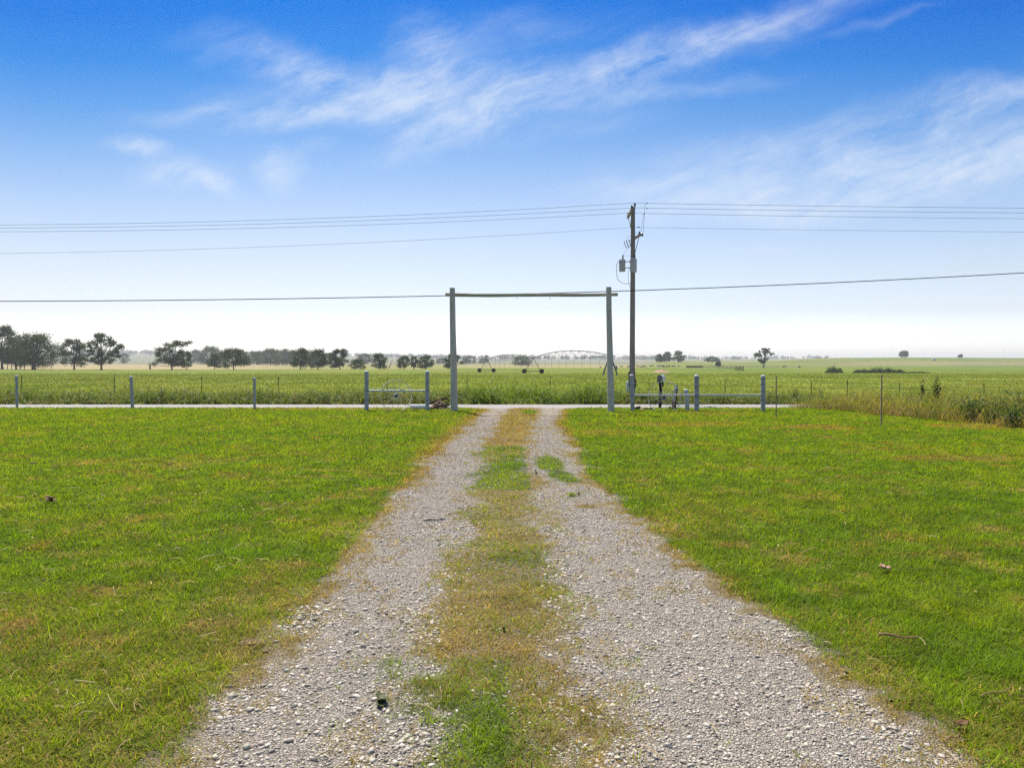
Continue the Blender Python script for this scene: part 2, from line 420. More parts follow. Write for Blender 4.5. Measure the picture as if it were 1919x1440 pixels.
for (u, v, a, b, t, k) in CLOUDS:
    mp = N(nt, 'ShaderNodeMapping', vector_type='TEXTURE')
    mp.inputs['Location'].default_value = ((u - UC) / F, (HZ - v) / F, 0); mp.inputs['Rotation'].default_value = (0, 0, rad(t)); mp.inputs['Scale'].default_value = (a / F, b / F, 1)
    nt.links.new(PW, mp.inputs[0])
    ln = N(nt, 'ShaderNodeVectorMath', operation='LENGTH'); nt.links.new(mp.outputs[0], ln.inputs[0])
    mr = N(nt, 'ShaderNodeMapRange', interpolation_type='SMOOTHSTEP'); mr.inputs['From Min'].default_value = 1.15; mr.inputs['From Max'].default_value = 0.0
    mr.inputs['To Min'].default_value = 0; mr.inputs['To Max'].default_value = k; nt.links.new(ln.outputs['Value'], mr.inputs[0])
    tot = mr.outputs[0] if tot is None else math_(nt, 'ADD', tot, mr.outputs[0])
ws2 = N(nt, 'ShaderNodeVectorMath', operation='MULTIPLY'); nt.links.new(wv.outputs[0], ws2.inputs[0]); ws2.inputs[1].default_value = (.10, .045, 0)
wp2 = N(nt, 'ShaderNodeVectorMath', operation='ADD'); nt.links.new(P, wp2.inputs[0]); nt.links.new(ws2.outputs[0], wp2.inputs[1]); PS = wp2.outputs[0]
def streak(rot, sx, sy, sc, d):
    mp = N(nt, 'ShaderNodeMapping'); mp.inputs['Rotation'].default_value = (0, 0, rad(rot)); mp.inputs['Scale'].default_value = (sx, sy, 1)
    m0 = N(nt, 'ShaderNodeMapping', vector_type='TEXTURE'); m0.inputs['Rotation'].default_value = (0, 0, rad(rot))
    nt.links.new(PS, m0.inputs[0]); m1 = N(nt, 'ShaderNodeMapping'); m1.inputs['Scale'].default_value = (sx, sy, 1); nt.links.new(m0.outputs[0], m1.inputs[0])
    return noise(nt, m1.outputs[0], sc, 12, .66, d)
s1 = streak(12, 1.0, 4.0, 4.5, 0); s2 = streak(24, 1.0, 5.0, 9.0, 0); s3 = noise(nt, PW, 10, 12, .72, .2)
sn = math_(nt, 'ADD', math_(nt, 'MULTIPLY', s1, .38), math_(nt, 'ADD', math_(nt, 'MULTIPLY', s2, .36), math_(nt, 'MULTIPLY', s3, .34)))
sn = math_(nt, 'MULTIPLY_ADD', sn, 4.4, -1.78, True)
am = math_(nt, 'MULTIPLY', math_(nt, 'MINIMUM', tot, 1.25), sn)
am = math_(nt, 'MULTIPLY', am, .54, None, True)
am = math_(nt, 'MULTIPLY', am, math_(nt, 'GREATER_THAN', sep.outputs['Y'], .1))
CLOUD_COL = (5.9, 6.5, 7.3)
skc = mixc(nt, am, skc, CLOUD_COL)
nt.links.new(skc, bg.inputs[0]); nt.links.new(bg.outputs[0], wo.inputs[0])

S.view_settings.view_transform = 'Standard'; S.view_settings.look = 'None'; S.view_settings.exposure = .45; S.view_settings.gamma = 1; S.view_settings.use_curve_mapping = False
S.cycles.use_denoising = False
S.cycles.max_bounces = 6; S.cycles.diffuse_bounces = 3; S.cycles.transmission_bounces = 4; S.cycles.transparent_max_bounces = 6; S.cycles.volume_bounces = 0
S.cycles.use_adaptive_sampling = False

# ------------------------------------------------------------------ ground
def lin(*c): return np.array(c, float)
GREEN, YGREEN, STRAW, ORANGE, BROWN, DGREEN = lin(.178, .295, .004), lin(.290, .358, .006), lin(.42, .32, .10), lin(.36, .24, .035), lin(.15, .105, .035), lin(.105, .195, .005)
def mixn(a, b, t): t = np.asarray(t)[..., None]; return a * (1 - t) + b * t

def land(X, Y):
    u = UC + F * X / np.maximum(Y, 3)
    n = fbm(X / 9., Y / 16., 3, 4); n2 = fbm(X / 40., Y / 70., 8, 3)
    past = mixn(lin(.150, .200, .016), lin(.205, .235, .026), sstep(.3, .7, n))
    past = past * (.78 + .44 * fbm(X / 55., Y / 9., 14, 4))[..., None]
    past = mixn(past, lin(.12, .18, .018), sstep(.5, .72, n2) * .6)
    dr = dryness(X, Y)
    lawn = mixn(mixn(lin(.045, .066, .010), lin(.066, .076, .014), n), lin(.125, .09, .04), dr * .8)
    lawn = np.where(np.hypot(X, Y)[..., None] > 60, mixn(lin(.10, .155, .02), lin(.14, .17, .03), n), lawn)
    c = mixn(lawn, past, sstep(24.3, 25.2, Y))
    verge = mixn(lin(.14, .17, .03), lin(.20, .17, .06), n)
    c = mixn(c, verge, sstep(24.4, 25.0, Y) * (1 - sstep(35, 38, Y)))
    # tan stubble beyond the left pasture
    c = c * (1 - .13 * sstep(130, 260, Y))[..., None]
    beige = mixn(lin(.37, .28, .15), lin(.31, .26, .12), n2)
    wl = (1 - sstep(780, 900, u)) * (1 - .55 * sstep(430, 620, u))
    c = mixn(c, beige, sstep(312, 330, Y) * wl)
    wm = sstep(780, 900, u) * (1 - sstep(1180, 1260, u))
    c = mixn(c, mixn(beige, past, .35), sstep(420, 470, Y) * wm)
    # hill pastures on the right
    hillc = mixn(lin(.120, .165, .030), lin(.185, .20, .045), sstep(.35, .65, fbm(X / 60., Y / 60., 21, 4)))
    wr = sstep(1170, 1260, u)
    c = mixn(c, hillc, sstep(430, 520, Y) * wr)
    band = sstep(560, 590, Y) * (1 - sstep(690, 730, Y)) * sstep(1480, 1620, u)
    c = mixn(c, lin(.25, .205, .11), band * .6)
    c = mixn(c, lin(.14, .19, .055), sstep(820, 900, Y) * wr * sstep(1500, 1600, u))
    dark = sstep(.0, .5, ell(X, Y, 175, 520, 50, 26) + .4 * (n - .5))
    c = mixn(c, lin(.10, .09, .06), dark * .7)
    c = mixn(c, mixn(lin(.13, .15, .07), lin(.20, .18, .10), n2), sstep(800, 1000, Y) * (1 - wr))  # far ground toned down: distance haze put into its colour
    return c

gx = np.concatenate([np.arange(-40, -14, 1.), np.arange(-14, 14, .4), np.arange(14, 40.1, 1.)])
gg = 40 * 1.045 ** np.arange(1, 112); gg = gg[gg < 5200]
gx = np.concatenate([-gg[::-1], gx, gg])
gy = np.concatenate([np.arange(-60, -6, 3.), np.arange(-6, 24, .4), np.arange(24, 36, .2), np.arange(36, 60, 1.), 60 * 1.03 ** np.arange(0, 158)]); gy = gy[gy < 6100]
GX, GY = np.meshgrid(gx, gy)
GZ = zt(GX, GY)
nx_, ny_ = len(gx), len(gy)
ii = (np.arange(ny_ - 1)[:, None] * nx_ + np.arange(nx_ - 1)[None, :]).ravel()
gf = np.stack([ii, ii + 1, ii + nx_ + 1, ii + nx_], 1)

m, nt, out = new_mat('field_ground')
p = N(nt, 'ShaderNodeBsdfPrincipled', inp={'Roughness': .95}); p.inputs['Specular IOR Level'].default_value = .1
at = N(nt, 'ShaderNodeAttribute', attribute_name='Col'); ge = N(nt, 'ShaderNodeNewGeometry')
mp = N(nt, 'ShaderNodeMapping'); mp.inputs['Scale'].default_value = (1, .6, 1); nt.links.new(ge.outputs['Position'], mp.inputs[0])
n1 = noise(nt, mp.outputs[0], 3.0, 6, .65); n2 = noise(nt, mp.outputs[0], .35, 5, .6); n3 = noise(nt, mp.outputs[0], 28, 4, .7)
k = math_(nt, 'ADD', math_(nt, 'MULTIPLY', n1, .8), math_(nt, 'ADD', math_(nt, 'MULTIPLY', n2, .6), math_(nt, 'MULTIPLY', n3, .6)))
kk = math_(nt, 'MULTIPLY_ADD', k, 1.5, -.5)
kc = N(nt, 'ShaderNodeCombineColor'); [nt.links.new(kk, kc.inputs[i]) for i in range(3)]
nt.links.new(mixc(nt, 1.0, at.outputs['Color'], kc.outputs[0], 'MULTIPLY'), p.inputs['Base Color'])
bp = N(nt, 'ShaderNodeBump', inp={'Strength': .7, 'Distance': .12}); nt.links.new(n1, bp.inputs['Height']); nt.links.new(bp.outputs[0], p.inputs['Normal'])
nt.links.new(p.outputs[0], out.inputs[0]); M['ground'] = m
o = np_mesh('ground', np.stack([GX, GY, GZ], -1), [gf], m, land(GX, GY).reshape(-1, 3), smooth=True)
tag(o, kind='structure')

# road
m, nt, out = new_mat('road_asphalt')
p = N(nt, 'ShaderNodeBsdfPrincipled', inp={'Roughness': .85}); ge = N(nt, 'ShaderNodeNewGeometry')
mp = N(nt, 'ShaderNodeMapping'); mp.inputs['Scale'].default_value = (.25, 1, 1); nt.links.new(ge.outputs['Position'], mp.inputs[0])
a1 = noise(nt, mp.outputs[0], 2.2, 6, .6); a2 = noise(nt, ge.outputs['Position'], 60, 3)
c = mixc(nt, math_(nt, 'MULTIPLY_ADD', a1, 2, -.5, True), (.29, .265, .25), (.35, .325, .31)); c = mixc(nt, math_(nt, 'MULTIPLY', a2, .4), c, (.25, .23, .22))
nt.links.new(c, p.inputs['Base Color']); bp = N(nt, 'ShaderNodeBump', inp={'Strength': .4, 'Distance': .01}); nt.links.new(a2, bp.inputs['Height']); nt.links.new(bp.outputs[0], p.inputs['Normal'])
nt.links.new(p.outputs[0], out.inputs[0])
rx = np.linspace(-400, 400, 401); ry = np.array([25.62, 26.2, 28.4, 30.6, 31.15]); rz = np.array([-.275, -.255, -.20, -.255, -.275])
RX, RY = np.meshgrid(rx, ry); RY = RY + np.where(np.abs(RY - 28.4) > 2.5, .10 * (fbm(RX / .9, RY, 4) - .5), 0); RZ = np.repeat(rz[:, None], len(rx), 1)
ii = (np.arange(4)[:, None] * 401 + np.arange(400)[None, :]).ravel()
o = np_mesh('road', np.stack([RX, RY, RZ], -1), [np.stack([ii, ii + 1, ii + 402, ii + 401], 1)], m, smooth=True); tag(o, kind='structure')

# driveway sheet
dx = np.arange(-2.6, 3.2, .05); dyy = np.concatenate([np.arange(-6, 2, .25), np.arange(2, 9, .05), np.arange(9, 25.7, .1)])
DX, DY = np.meshgrid(dx, dyy); g = gravel(DX, DY)
dz = zt(DX, DY) + .006 + .012 * (fbm(DX / .5, DY / .5, 61) - .5)
a_, b_, c_, d_ = edges(DY)
dz = dz - .018 * g * sstep(2, 4, 4 * g)
keep = (g > .04) | ((DX > a_) & (DX < d_))
nxd = len(dx)
ii = (np.arange(len(dyy) - 1)[:, None] * nxd + np.arange(nxd - 1)[None, :])
kq = keep[:-1, :-1] | keep[1:, :-1] | keep[:-1, 1:] | keep[1:, 1:]
ii = ii[kq]; df = np.stack([ii, ii + 1, ii + nxd + 1, ii + nxd], 1)
dz = np.maximum(dz, zt(DX, DY) + .004)
thatch = mixn(lin(.17, .125, .06), lin(.23, .17, .07), fbm(DX / .2, DY / .2, 15)); thatch = mixn(lin(.05, .065, .014), thatch, sstep(.1, .6, dryness(DX, DY)))
m, nt, out = new_mat('crushed_limestone')
p = N(nt, 'ShaderNodeBsdfPrincipled', inp={'Roughness': .9}); p.inputs['Specular IOR Level'].default_value = .2
ge = N(nt, 'ShaderNodeNewGeometry'); at = N(nt, 'ShaderNodeAttribute', attribute_name='Col'); ag = N(nt, 'ShaderNodeAttribute', attribute_name='Grav')
vo = N(nt, 'ShaderNodeTexVoronoi', inp={'Scale': 68.0}); nt.links.new(ge.outputs['Position'], vo.inputs['Vector'])
ve = N(nt, 'ShaderNodeTexVoronoi', feature='DISTANCE_TO_EDGE', inp={'Scale': 68.0}); nt.links.new(ge.outputs['Position'], ve.inputs['Vector'])
sc_ = N(nt, 'ShaderNodeSeparateColor'); nt.links.new(vo.outputs['Color'], sc_.inputs[0])
st = ramp(nt, sc_.outputs[0], [(0, (.20, .175, .145)), (.35, (.36, .32, .262)), (.7, (.45, .40, .33)), (1, (.57, .51, .425))])
nb = noise(nt, ge.outputs['Position'], 1.6, 4); nf = noise(nt, ge.outputs['Position'], 160, 3)
st = mixc(nt, math_(nt, 'MULTIPLY_ADD', nb, 1.6, -.55, True), st, (.38, .335, .275))
gap = math_(nt, 'MULTIPLY_ADD', ve.outputs[0], -9, 1.0, True)
st = mixc(nt, math_(nt, 'MULTIPLY', gap, .55), st, (.16, .13, .105))
th = mixc(nt, math_(nt, 'MULTIPLY', nf, .5), at.outputs['Color'], (.36, .31, .25))
nt.links.new(mixc(nt, ag.outputs['Fac'], th, st), p.inputs['Base Color'])
h = math_(nt, 'ADD', math_(nt, 'MINIMUM', ve.outputs[0], .25), math_(nt, 'MULTIPLY', nf, .12))
bp = N(nt, 'ShaderNodeBump', inp={'Strength': 1.0, 'Distance': .03}); nt.links.new(h, bp.inputs['Height']); nt.links.new(bp.outputs[0], p.inputs['Normal'])
nt.links.new(p.outputs[0], out.inputs[0])
o = np_mesh('driveway', np.stack([DX, DY, dz], -1), [df], m, thatch.reshape(-1, 3), smooth=True)
fa = o.data.attributes.new('Grav', 'FLOAT', 'POINT'); fa.data.foreach_set('value', g.ravel().astype(np.float32)); tag(o, kind='structure')

# loose stones
ico = None
def ico_verts():
    t = (1 + 5 ** .5) / 2
    v = np.array([(-1, t, 0), (1, t, 0), (-1, -t, 0), (1, -t, 0), (0, -1, t), (0, 1, t), (0, -1, -t), (0, 1, -t), (t, 0, -1), (t, 0, 1), (-t, 0, -1), (-t, 0, 1)]) / math.hypot(1, t)
    f = np.array([(0, 11, 5), (0, 5, 1), (0, 1, 7), (0, 7, 10), (0, 10, 11), (1, 5, 9), (5, 11, 4), (11, 10, 2), (10, 7, 6), (7, 1, 8), (3, 9, 4), (3, 4, 2), (3, 2, 6), (3, 6, 8), (3, 8, 9), (4, 9, 5), (2, 4, 11), (6, 2, 10), (8, 6, 7), (9, 8, 1)])
    return v, f
def scatter_Y(rho, y0, y1, half, dy=.25):
    xs, ys = [], []
    y = y0
    while y < y1:
        d = min(dy * max(1, y / 8), y1 - y); w = half(y + d / 2)
        n = R.poisson(rho(y + d / 2) * d * 2 * w)
        xs.append(R.uniform(-w, w, n)); ys.append(R.uniform(y, y + d, n)); y += d
    return np.concatenate(xs), np.concatenate(ys)
X, Y = scatter_Y(lambda y: 4800 * min(1, (4.3 / y) ** 1.5), 2.2, 20, lambda y: 2.0)
g = gravel(X, Y); inside = dist_track(X, Y) < .12
_q = edges(Y); nearmed = np.minimum(np.abs(X - _q[1]), np.abs(X - _q[2]))
coarse = fbm(X / .8, Y / .9, 91, 3)
pr = np.where(g > .5, .95, np.where(inside, .03 + .30 * sstep(.26, .05, nearmed) * (Y < 9) + .5 * g + .16 * (Y < 7) * (fbm(X / .25, Y / .25, 92) > .5), g * .8))
kp = R.random(len(X)) < pr
X, Y, g, coarse = X[kp], Y[kp], g[kp], coarse[kp]
a_, b_, c_, d_ = edges(Y)
edge = np.minimum(np.minimum(np.abs(X - a_), np.abs(X - b_)), np.minimum(np.abs(X - c_), np.abs(X - d_)))
n = len(X); iv, if_ = ico_verts()
s = .0037 * np.exp(R.normal(0, .46, n)) * (1 + np.where((X < 0) & (Y < 4.5), 1.4, .6) * sstep(.22, 0, edge) * sstep(.45, .75, coarse)) * (1 + .35 * (Y > 6)) * np.maximum(1, Y / 9)
s = np.minimum(s, np.where((X < -.6) & (Y < 4.5), .015, .0105))
axis = np.stack([s * R.uniform(.8, 1.7, n), s * R.uniform(.7, 1.3, n), s * R.uniform(.35, .75, n)], 1)
jit = np.clip(1 + R.normal(0, .32, (n, 12, 1)), .45, 1.7)
vv = iv[None] * jit * axis[:, None, :]
ang = R.uniform(0, 6.28, n); ca, sa = np.cos(ang)[:, None], np.sin(ang)[:, None]; tl = R.normal(0, .35, n); ct, st_ = np.cos(tl)[:, None], np.sin(tl)[:, None]
x0, y0, z0 = vv[..., 0], vv[..., 1], vv[..., 2]
y1, z1 = y0 * ct - z0 * st_, y0 * st_ + z0 * ct
vv = np.stack([x0 * ca - y1 * sa + X[:, None], x0 * sa + y1 * ca + Y[:, None], z1 + (zt(X, Y) + .004 + axis[:, 2] * .45)[:, None]], -1)
tone = np.clip(R.normal(.445, .14, n), .10, .68)
colr = tone[:, None] * lin(1.06, .95, .80) * (1 + R.normal(0, .03, (n, 3)))
m, nt, out = new_mat('limestone_chips')
p = N(nt, 'ShaderNodeBsdfPrincipled', inp={'Roughness': .9}); p.inputs['Specular IOR Level'].default_value = .2
at = N(nt, 'ShaderNodeAttribute', attribute_name='Col'); ge = N(nt, 'ShaderNodeNewGeometry')
nf = noise(nt, ge.outputs['Position'], 130, 3)
nt.links.new(mixc(nt, math_(nt, 'MULTIPLY', nf, .35), at.outputs['Color'], (.55, .5, .44)), p.inputs['Base Color']); nt.links.new(p.outputs[0], out.inputs[0])
o = np_mesh('gravel', vv, [(np.arange(n)[:, None, None] * 12 + if_[None]).reshape(-1, 3)], m, np.repeat(colr, 12, 0))
tag(o, 'pale crushed limestone gravel loose in the two wheel tracks', 'gravel', kind='stuff')

# ------------------------------------------------------------------ blades
def blades(name, X, Y, Z, h, w, col, mat_, lean=.5, bend=.5, nseg=2, label=None, cat=None, kind='stuff', parent=None, origin=(0, 0, 0), azim=None):
    n = len(X)
    az = R.uniform(0, 2 * np.pi, n) if azim is None else azim
    dirx, diry = np.cos(az), np.sin(az)
    fa = az + np.pi / 2 + R.normal(0, .5, n); wx, wy = np.cos(fa), np.sin(fa)
    le = np.abs(R.normal(lean, lean * .5, n)); be = np.abs(R.normal(bend, bend * .5, n))
    rows = []
    for i in range(nseg):
        t = i / nseg
        off = h * (le * t + be * t * t); zz = h * t * np.cos(np.minimum(le * .7 + be * t * .9, 1.35))
        ww = w * .5 * (1 - .45 * t ** 2)
        bx, by = X + dirx * off, Y + diry * off
        rows.append(np.stack([bx - wx * ww, by - wy * ww, Z + zz], -1)); rows.append(np.stack([bx + wx * ww, by + wy * ww, Z + zz], -1))
    off = h * (le + be); zz = h * np.cos(np.minimum(le * .7 + be * .9, 1.35))
    rows.append(np.stack([X + dirx * off, Y + diry * off, Z + zz], -1))
    V = np.stack(rows, 1); k = 2 * nseg + 1
    b = np.arange(n)[:, None] * k
    Fs = []
    for i in range(nseg - 1): Fs.append(b + np.array([[2 * i, 2 * i + 1, 2 * i + 3, 2 * i + 2]]))
    quads = np.concatenate(Fs) if Fs else None
    tri = b + np.array([[2 * nseg - 2, 2 * nseg - 1, 2 * nseg]])
    o = np_mesh(name, V, ([quads] if quads is not None else []) + [tri], mat_, np.repeat(col, k, 0), parent=parent, origin=origin)
    if label: tag(o, label, cat)
    if kind: tag(o, kind=kind)
    return o

def turf_colour(X, Y, d):
    n = len(X)
    n1 = fbm(X / .9, Y / .9, 51, 3); n2 = fbm(X / .16, Y / .16, 53, 2); r = R.random(n)
    c = mixn(GREEN, YGREEN, np.clip(sstep(.3, .7, n1) * .7 + (r - .5) * .7, 0, 1))
    c = mixn(c, DGREEN, sstep(.45, .75, n2) * .55 + .2 * (R.random(n) < .2))
    right = (X > 1.2) & (Y < 9)
    c = np.where(right[:, None], mixn(c, DGREEN, np.full(n, .12)), c)
    far = sstep(6, 13, Y)
    dryc = mixn(STRAW, ORANGE, np.clip(sstep(.35, .65, fbm(X / .5, Y / .5, 57)) * .6 + .55 * far + (R.random(n) - .5) * .6, 0, 1))
    dryc = mixn(dryc, BROWN, np.clip((R.random(n) - .75) * 1.4, 0, .4))
    isdry = R.random(n) < np.clip(d * 1.1 - .10, 0, .95)
    c = np.where(isdry[:, None], dryc, mixn(c, YGREEN, np.clip(d * .9, 0, .6)))
    return c * (np.exp(R.normal(0, .15, n)) * (.66 + .64 * fbm(X / .16, Y / .16, 59, 2)))[:, None]

X, Y = scatter_Y(lambda y: 9500 * min(1, (4.2 / y) ** 1.5), 2.2, 25.3, lambda y: .77 * y + 2.6)
g = gravel(X, Y); d = dryness(X, Y)
clump = fbm(X / .13, Y / .13, 71, 2); cl2 = fbm(X / .5, Y / .5, 73, 3)
inside = dist_track(X, Y) < -.35
bare = np.where(inside & (Y < 8), sstep(.52, .72, fbm(X / .22, Y / .22, 75)) * .55, sstep(.50, .74, fbm(X / .085, Y / .085, 78, 2)) * .5)
keepp = np.clip((1 - g) ** 1.5 * (1 - bare), 0, 1)
_a, _b, _c, _d = edges(Y); _e = np.minimum(np.minimum(np.abs(X - _a), np.abs(X - _b)), np.minimum(np.abs(X - _c), np.abs(X - _d)))
tf = fbm(X / .12, Y / .16, 79, 3); tongue = (g > .5) & (tf > .68 - .22 * sstep(.50, .0, _e) * (.5 + vnoise(X / .7, Y / .9, 83)))
keepp = np.where(tongue, .36, keepp); d = np.where(tongue, np.maximum(d, .35 + .6 * (vnoise(X / .5, Y / .5, 80) > .45)), d)
kp = (R.random(len(X)) < keepp) & ~((X > 9.2) & (Y > 24.6))
X, Y, d, clump, cl2, inside, g = X[kp], Y[kp], d[kp], clump[kp], cl2[kp], inside[kp], g[kp]
n = len(X)
h = (.022 + .028 * clump + .020 * cl2) * np.exp(R.normal(0, .28, n)) * (1 - .30 * d) * np.where(g > .4, .75, 1) * np.where(inside, .95, 1.0) * (1 + .25 * sstep(8, 20, Y))
w = .0036 * np.maximum(1, Y / 4.2) ** .85 * R.uniform(.7, 1.3, n)
blades('lawn_grass', X, Y, zt(X, Y), h, w, turf_colour(X, Y, d), M['blade'], .55, .55, 2,
       'short mown lawn grass, green with dry straw patches, on both sides of the gravel drive', 'grass')

# dry stalks lying on the lawn and the drive
n = 1000
Y = 2.4 + 9 * R.random(n) ** 1.6; X = R.uniform(-1, 1, n) * (.74 * Y + .5)
kp = ((gravel(X, Y) < .5) | (R.random(n) < .25)) & ((X < 0) | (R.random(n) < .4)); X, Y = X[kp], Y[kp]; n = len(X)
V = []; az = R.uniform(0, 2 * np.pi, n); L = .035 + .11 * R.random(n) ** 2; wd = .0009 + .0009 * R.random(n) + .00015 * Y; cur = R.normal(0, .8, n)
rows = []
zb = zt(X, Y) + .012 + .03 * R.random(n); tip = R.uniform(-.3, .6, n) * L
for i in range(5):
    t = i / 4; a = az + cur * t
    bx = X + np.cos(az) * L * t - np.sin(az) * L * cur * t * t * .5; by = Y + np.sin(az) * L * t + np.cos(az) * L * cur * t * t * .5; z = zb + tip * t * (1 - .5 * t) + .008 * math.sin(3 * t)
    rows.append(np.stack([bx + np.sin(a) * wd, by - np.cos(a) * wd, z], -1)); rows.append(np.stack([bx - np.sin(a) * wd, by + np.cos(a) * wd, z + wd], -1))
V = np.stack(rows, 1); b = np.arange(n)[:, None] * 10
q = np.concatenate([b + np.array([[2 * i, 2 * i + 1, 2 * i + 3, 2 * i + 2]]) for i in range(4)])
cc = mixn(lin(.68, .57, .34), lin(.46, .32, .15), R.random(n))
o = np_mesh('straw_litter', V, [q], M['blade'], np.repeat(cc, 10, 0)); tag(o, 'dry straw stalks strewn over the lawn and drive', 'straw', kind='stuff')

# verge weeds on the far side of the road
def leaves(X, Y, Z, h, per, size, col, lo=.15):
    """leaf quads up each stem"""
    n = len(X); k = per
    t = R.uniform(lo, 1, (n, k)); az = R.uniform(0, 6.28, (n, k)); rr = R.uniform(.2, 1, (n, k)) * size * 1.3
    cx = X[:, None] + np.cos(az) * rr; cy = Y[:, None] + np.sin(az) * rr; cz = Z[:, None] + t * h[:, None]
    sz = size * R.uniform(.5, 1.2, (n, k)); pit = R.uniform(-.5, .9, (n, k))
    ax = np.stack([np.cos(az) * np.cos(pit), np.sin(az) * np.cos(pit), np.sin(pit)], -1) * sz[..., None]
    bx = np.stack([-np.sin(az), np.cos(az), R.normal(0, .3, (n, k))], -1) * (sz * .38)[..., None]
    c = np.stack([cx, cy, cz], -1)
    V = np.stack([c - ax, c + bx, c + ax, c - bx], 2).reshape(-1, 3)
    Fq = np.arange(n * k * 4).reshape(-1, 4)
    return V, Fq, np.repeat(col, k * 4, 0)

n = 30000
X = R.uniform(-36, 36, n); Y = 31.35 + 5.2 * R.random(n) ** 1.25
u = UC + F * X / Y
lush = sstep(855, 900, u) * (1 - sstep(1120, 1180, u))
hn = fbm(X / 1.1, Y / 1.1, 111, 3); hm = fbm(X / 5, Y / 3, 112, 3)
kp = (R.random(n) < .45 + .9 * hn) & (R.random(n) < 1 - .8 * sstep(33.5, 36.5, Y)); X, Y, lush, hn, hm, u = X[kp], Y[kp], lush[kp], hn[kp], hm[kp], u[kp]; n = len(X)
h = (.10 + .62 * hn ** 1.7 + .15 * hm) * np.exp(R.normal(0, .25, n)) * (1 + .55 * lush) * (.55 + .45 * sstep(31.3, 32.2, Y)) * (1 - .35 * sstep(1180, 1250, u) * (1 - sstep(1450, 1550, u)))
c = mixn(lin(.125, .20, .018), lin(.23, .28, .03), R.random(n)); c = mixn(c, lin(.33, .29, .10), (R.random(n) < .16 + .35 * sstep(.5, .7, hm)) * .8); c = mixn(c, lin(.05, .09, .02), (R.random(n) < .2) * .8)
c = mixn(c, lin(.17, .29, .02), lush * .5)
z = zt(X, Y) - .02
blades('verge_grass', X, Y, z, h, np.where(lush > .5, .034, .020) * R.uniform(.6, 1.3, n), c, M['weed'], .28, .45, 3, 'rough uncut green grass along the far side of the road', 'grass')
sel = R.random(n) < .5
V, Fq, cc = leaves(X[sel], Y[sel], z[sel], h[sel] * .95, 9, .062, mixn(c[sel] * .8, lin(.30, .36, .22), (R.random(sel.sum()) < .10) * .9))  # some leaves tinted pale: glints of light put into the leaf colour
o = np_mesh('roadside_weeds', V, [Fq], M['weed'], cc); tag(o, 'leafy green roadside weeds with glints coloured in as pale leaves between road and far fence', 'weeds', kind='stuff')

# pasture tufts out to the irrigator
ps = []
X, Y = scatter_Y(lambda y: 46 * (36 / y) ** 1.7, 35, 240, lambda y: .80 * y + 6, 1.0)
h0 = fbm(X / 2.2, Y / 4.0, 121, 3)
kp = R.random(len(X)) < (.35 + h0) * (1 - sstep(110, 240, Y)); X, Y, h0 = X[kp], Y[kp], h0[kp]; n = len(X)
h = (.06 + .12 * h0) * np.exp(R.normal(0, .2, n)); w = .032 * (Y / 40) ** .9 * R.uniform(.6, 1.3, n)
c = mixn(lin(.155, .215, .014), lin(.25, .275, .026), np.clip(sstep(.3, .7, fbm(X / 7, Y / 14, 122)) + R.normal(0, .25, n), 0, 1)); c = mixn(c, lin(.30, .26, .12), (R.random(n) < .08) * .7)
c = c * (.72 + .5 * fbm(X / 55., Y / 9., 14, 4) + .12 * fbm(X / 1.2, Y / 2., 15))[:, None]
blades('pasture_grass', X, Y, zt(X, Y), h, w, c, M['weed'], .35, .4, 2, 'green hay pasture grass beyond the far wire fence', 'grass')

# lawn lip and shoulder fringe on the near side of the road
n = 9000; X = R.uniform(-30, 9.5, n); Y = R.uniform(24.3, 25.7, n); kp = (gravel(X, Y) < .4) & (R.random(n) < .2 + .9 * fbm(X / 1.5, Y, 131)); X, Y = X[kp], Y[kp]; n = len(X)
c = mixn(lin(.13, .19, .03), lin(.30, .21, .08), np.clip(R.random(n) * 1.3 - .3 + .3 * sstep(-8, -3, X), 0, 1))
blades('shoulder_grass', X, Y, zt(X, Y), .05 + .09 * R.random(n) ** 2, np.full(n, .014), c, M['weed'], .4, .4, 2, 'ragged dry and green grass fringe along the near edge of the road', 'grass')

# tall dry grass along the right boundary
def bank_in(X, Y):
    xl = np.interp(Y, [8, 16.6, 18.8, 21.1, 24.4, 26], [12.8, 11.45, 10.8, 10.25, 9.35, 9.3])
    return X - xl
n = 110000
X = R.uniform(9, 30, n); Y = R.uniform(9, 25.6, n); b = bank_in(X, Y) + .5 * (fbm(X / .7, Y / .7, 141) - .5)
kp = (b > 0) & (X < .76 * Y + 3) & (R.random(n) < .5 + .5 * fbm(X / .5, Y / .5, 142)); X, Y, b = X[kp], Y[kp], b[kp]; n = len(X)
hn = fbm(X / 1.0, Y / 1.0, 143, 3)
h = (.20 + .36 * sstep(0, 1.0, b) + .45 * (hn - .4)) * np.exp(R.normal(0, .22, n)); h = np.clip(h, .06, .9)
t1 = sstep(.35, .65, fbm(X / 1.4, Y / 1.4, 144, 3))
c = mixn(lin(.42, .39, .06), lin(.24, .33, .028), t1); c = mixn(c, lin(.25, .15, .07), np.clip((R.random(n) < .28) * (1 - .5 * sstep(0, 2, b)), 0, 1)); c = mixn(c, lin(.34, .26, .10), (R.random(n) < .15) * .8); c = mixn(c, mixn(lin(.46, .33, .11), lin(.27, .15, .07), R.random(n)), .6 * (1 - sstep(.1, .9, b)) * (.4 + .9 * vnoise(X / .8, Y / .8, 149)))
blades('boundary_grass', X, Y, zt(X, Y), h, .012 * R.uniform(.6, 1.4, n), c, M['weed'], .3, .45, 3, 'tall uncut straw and olive grass bank along the right side of the lawn', 'grass')

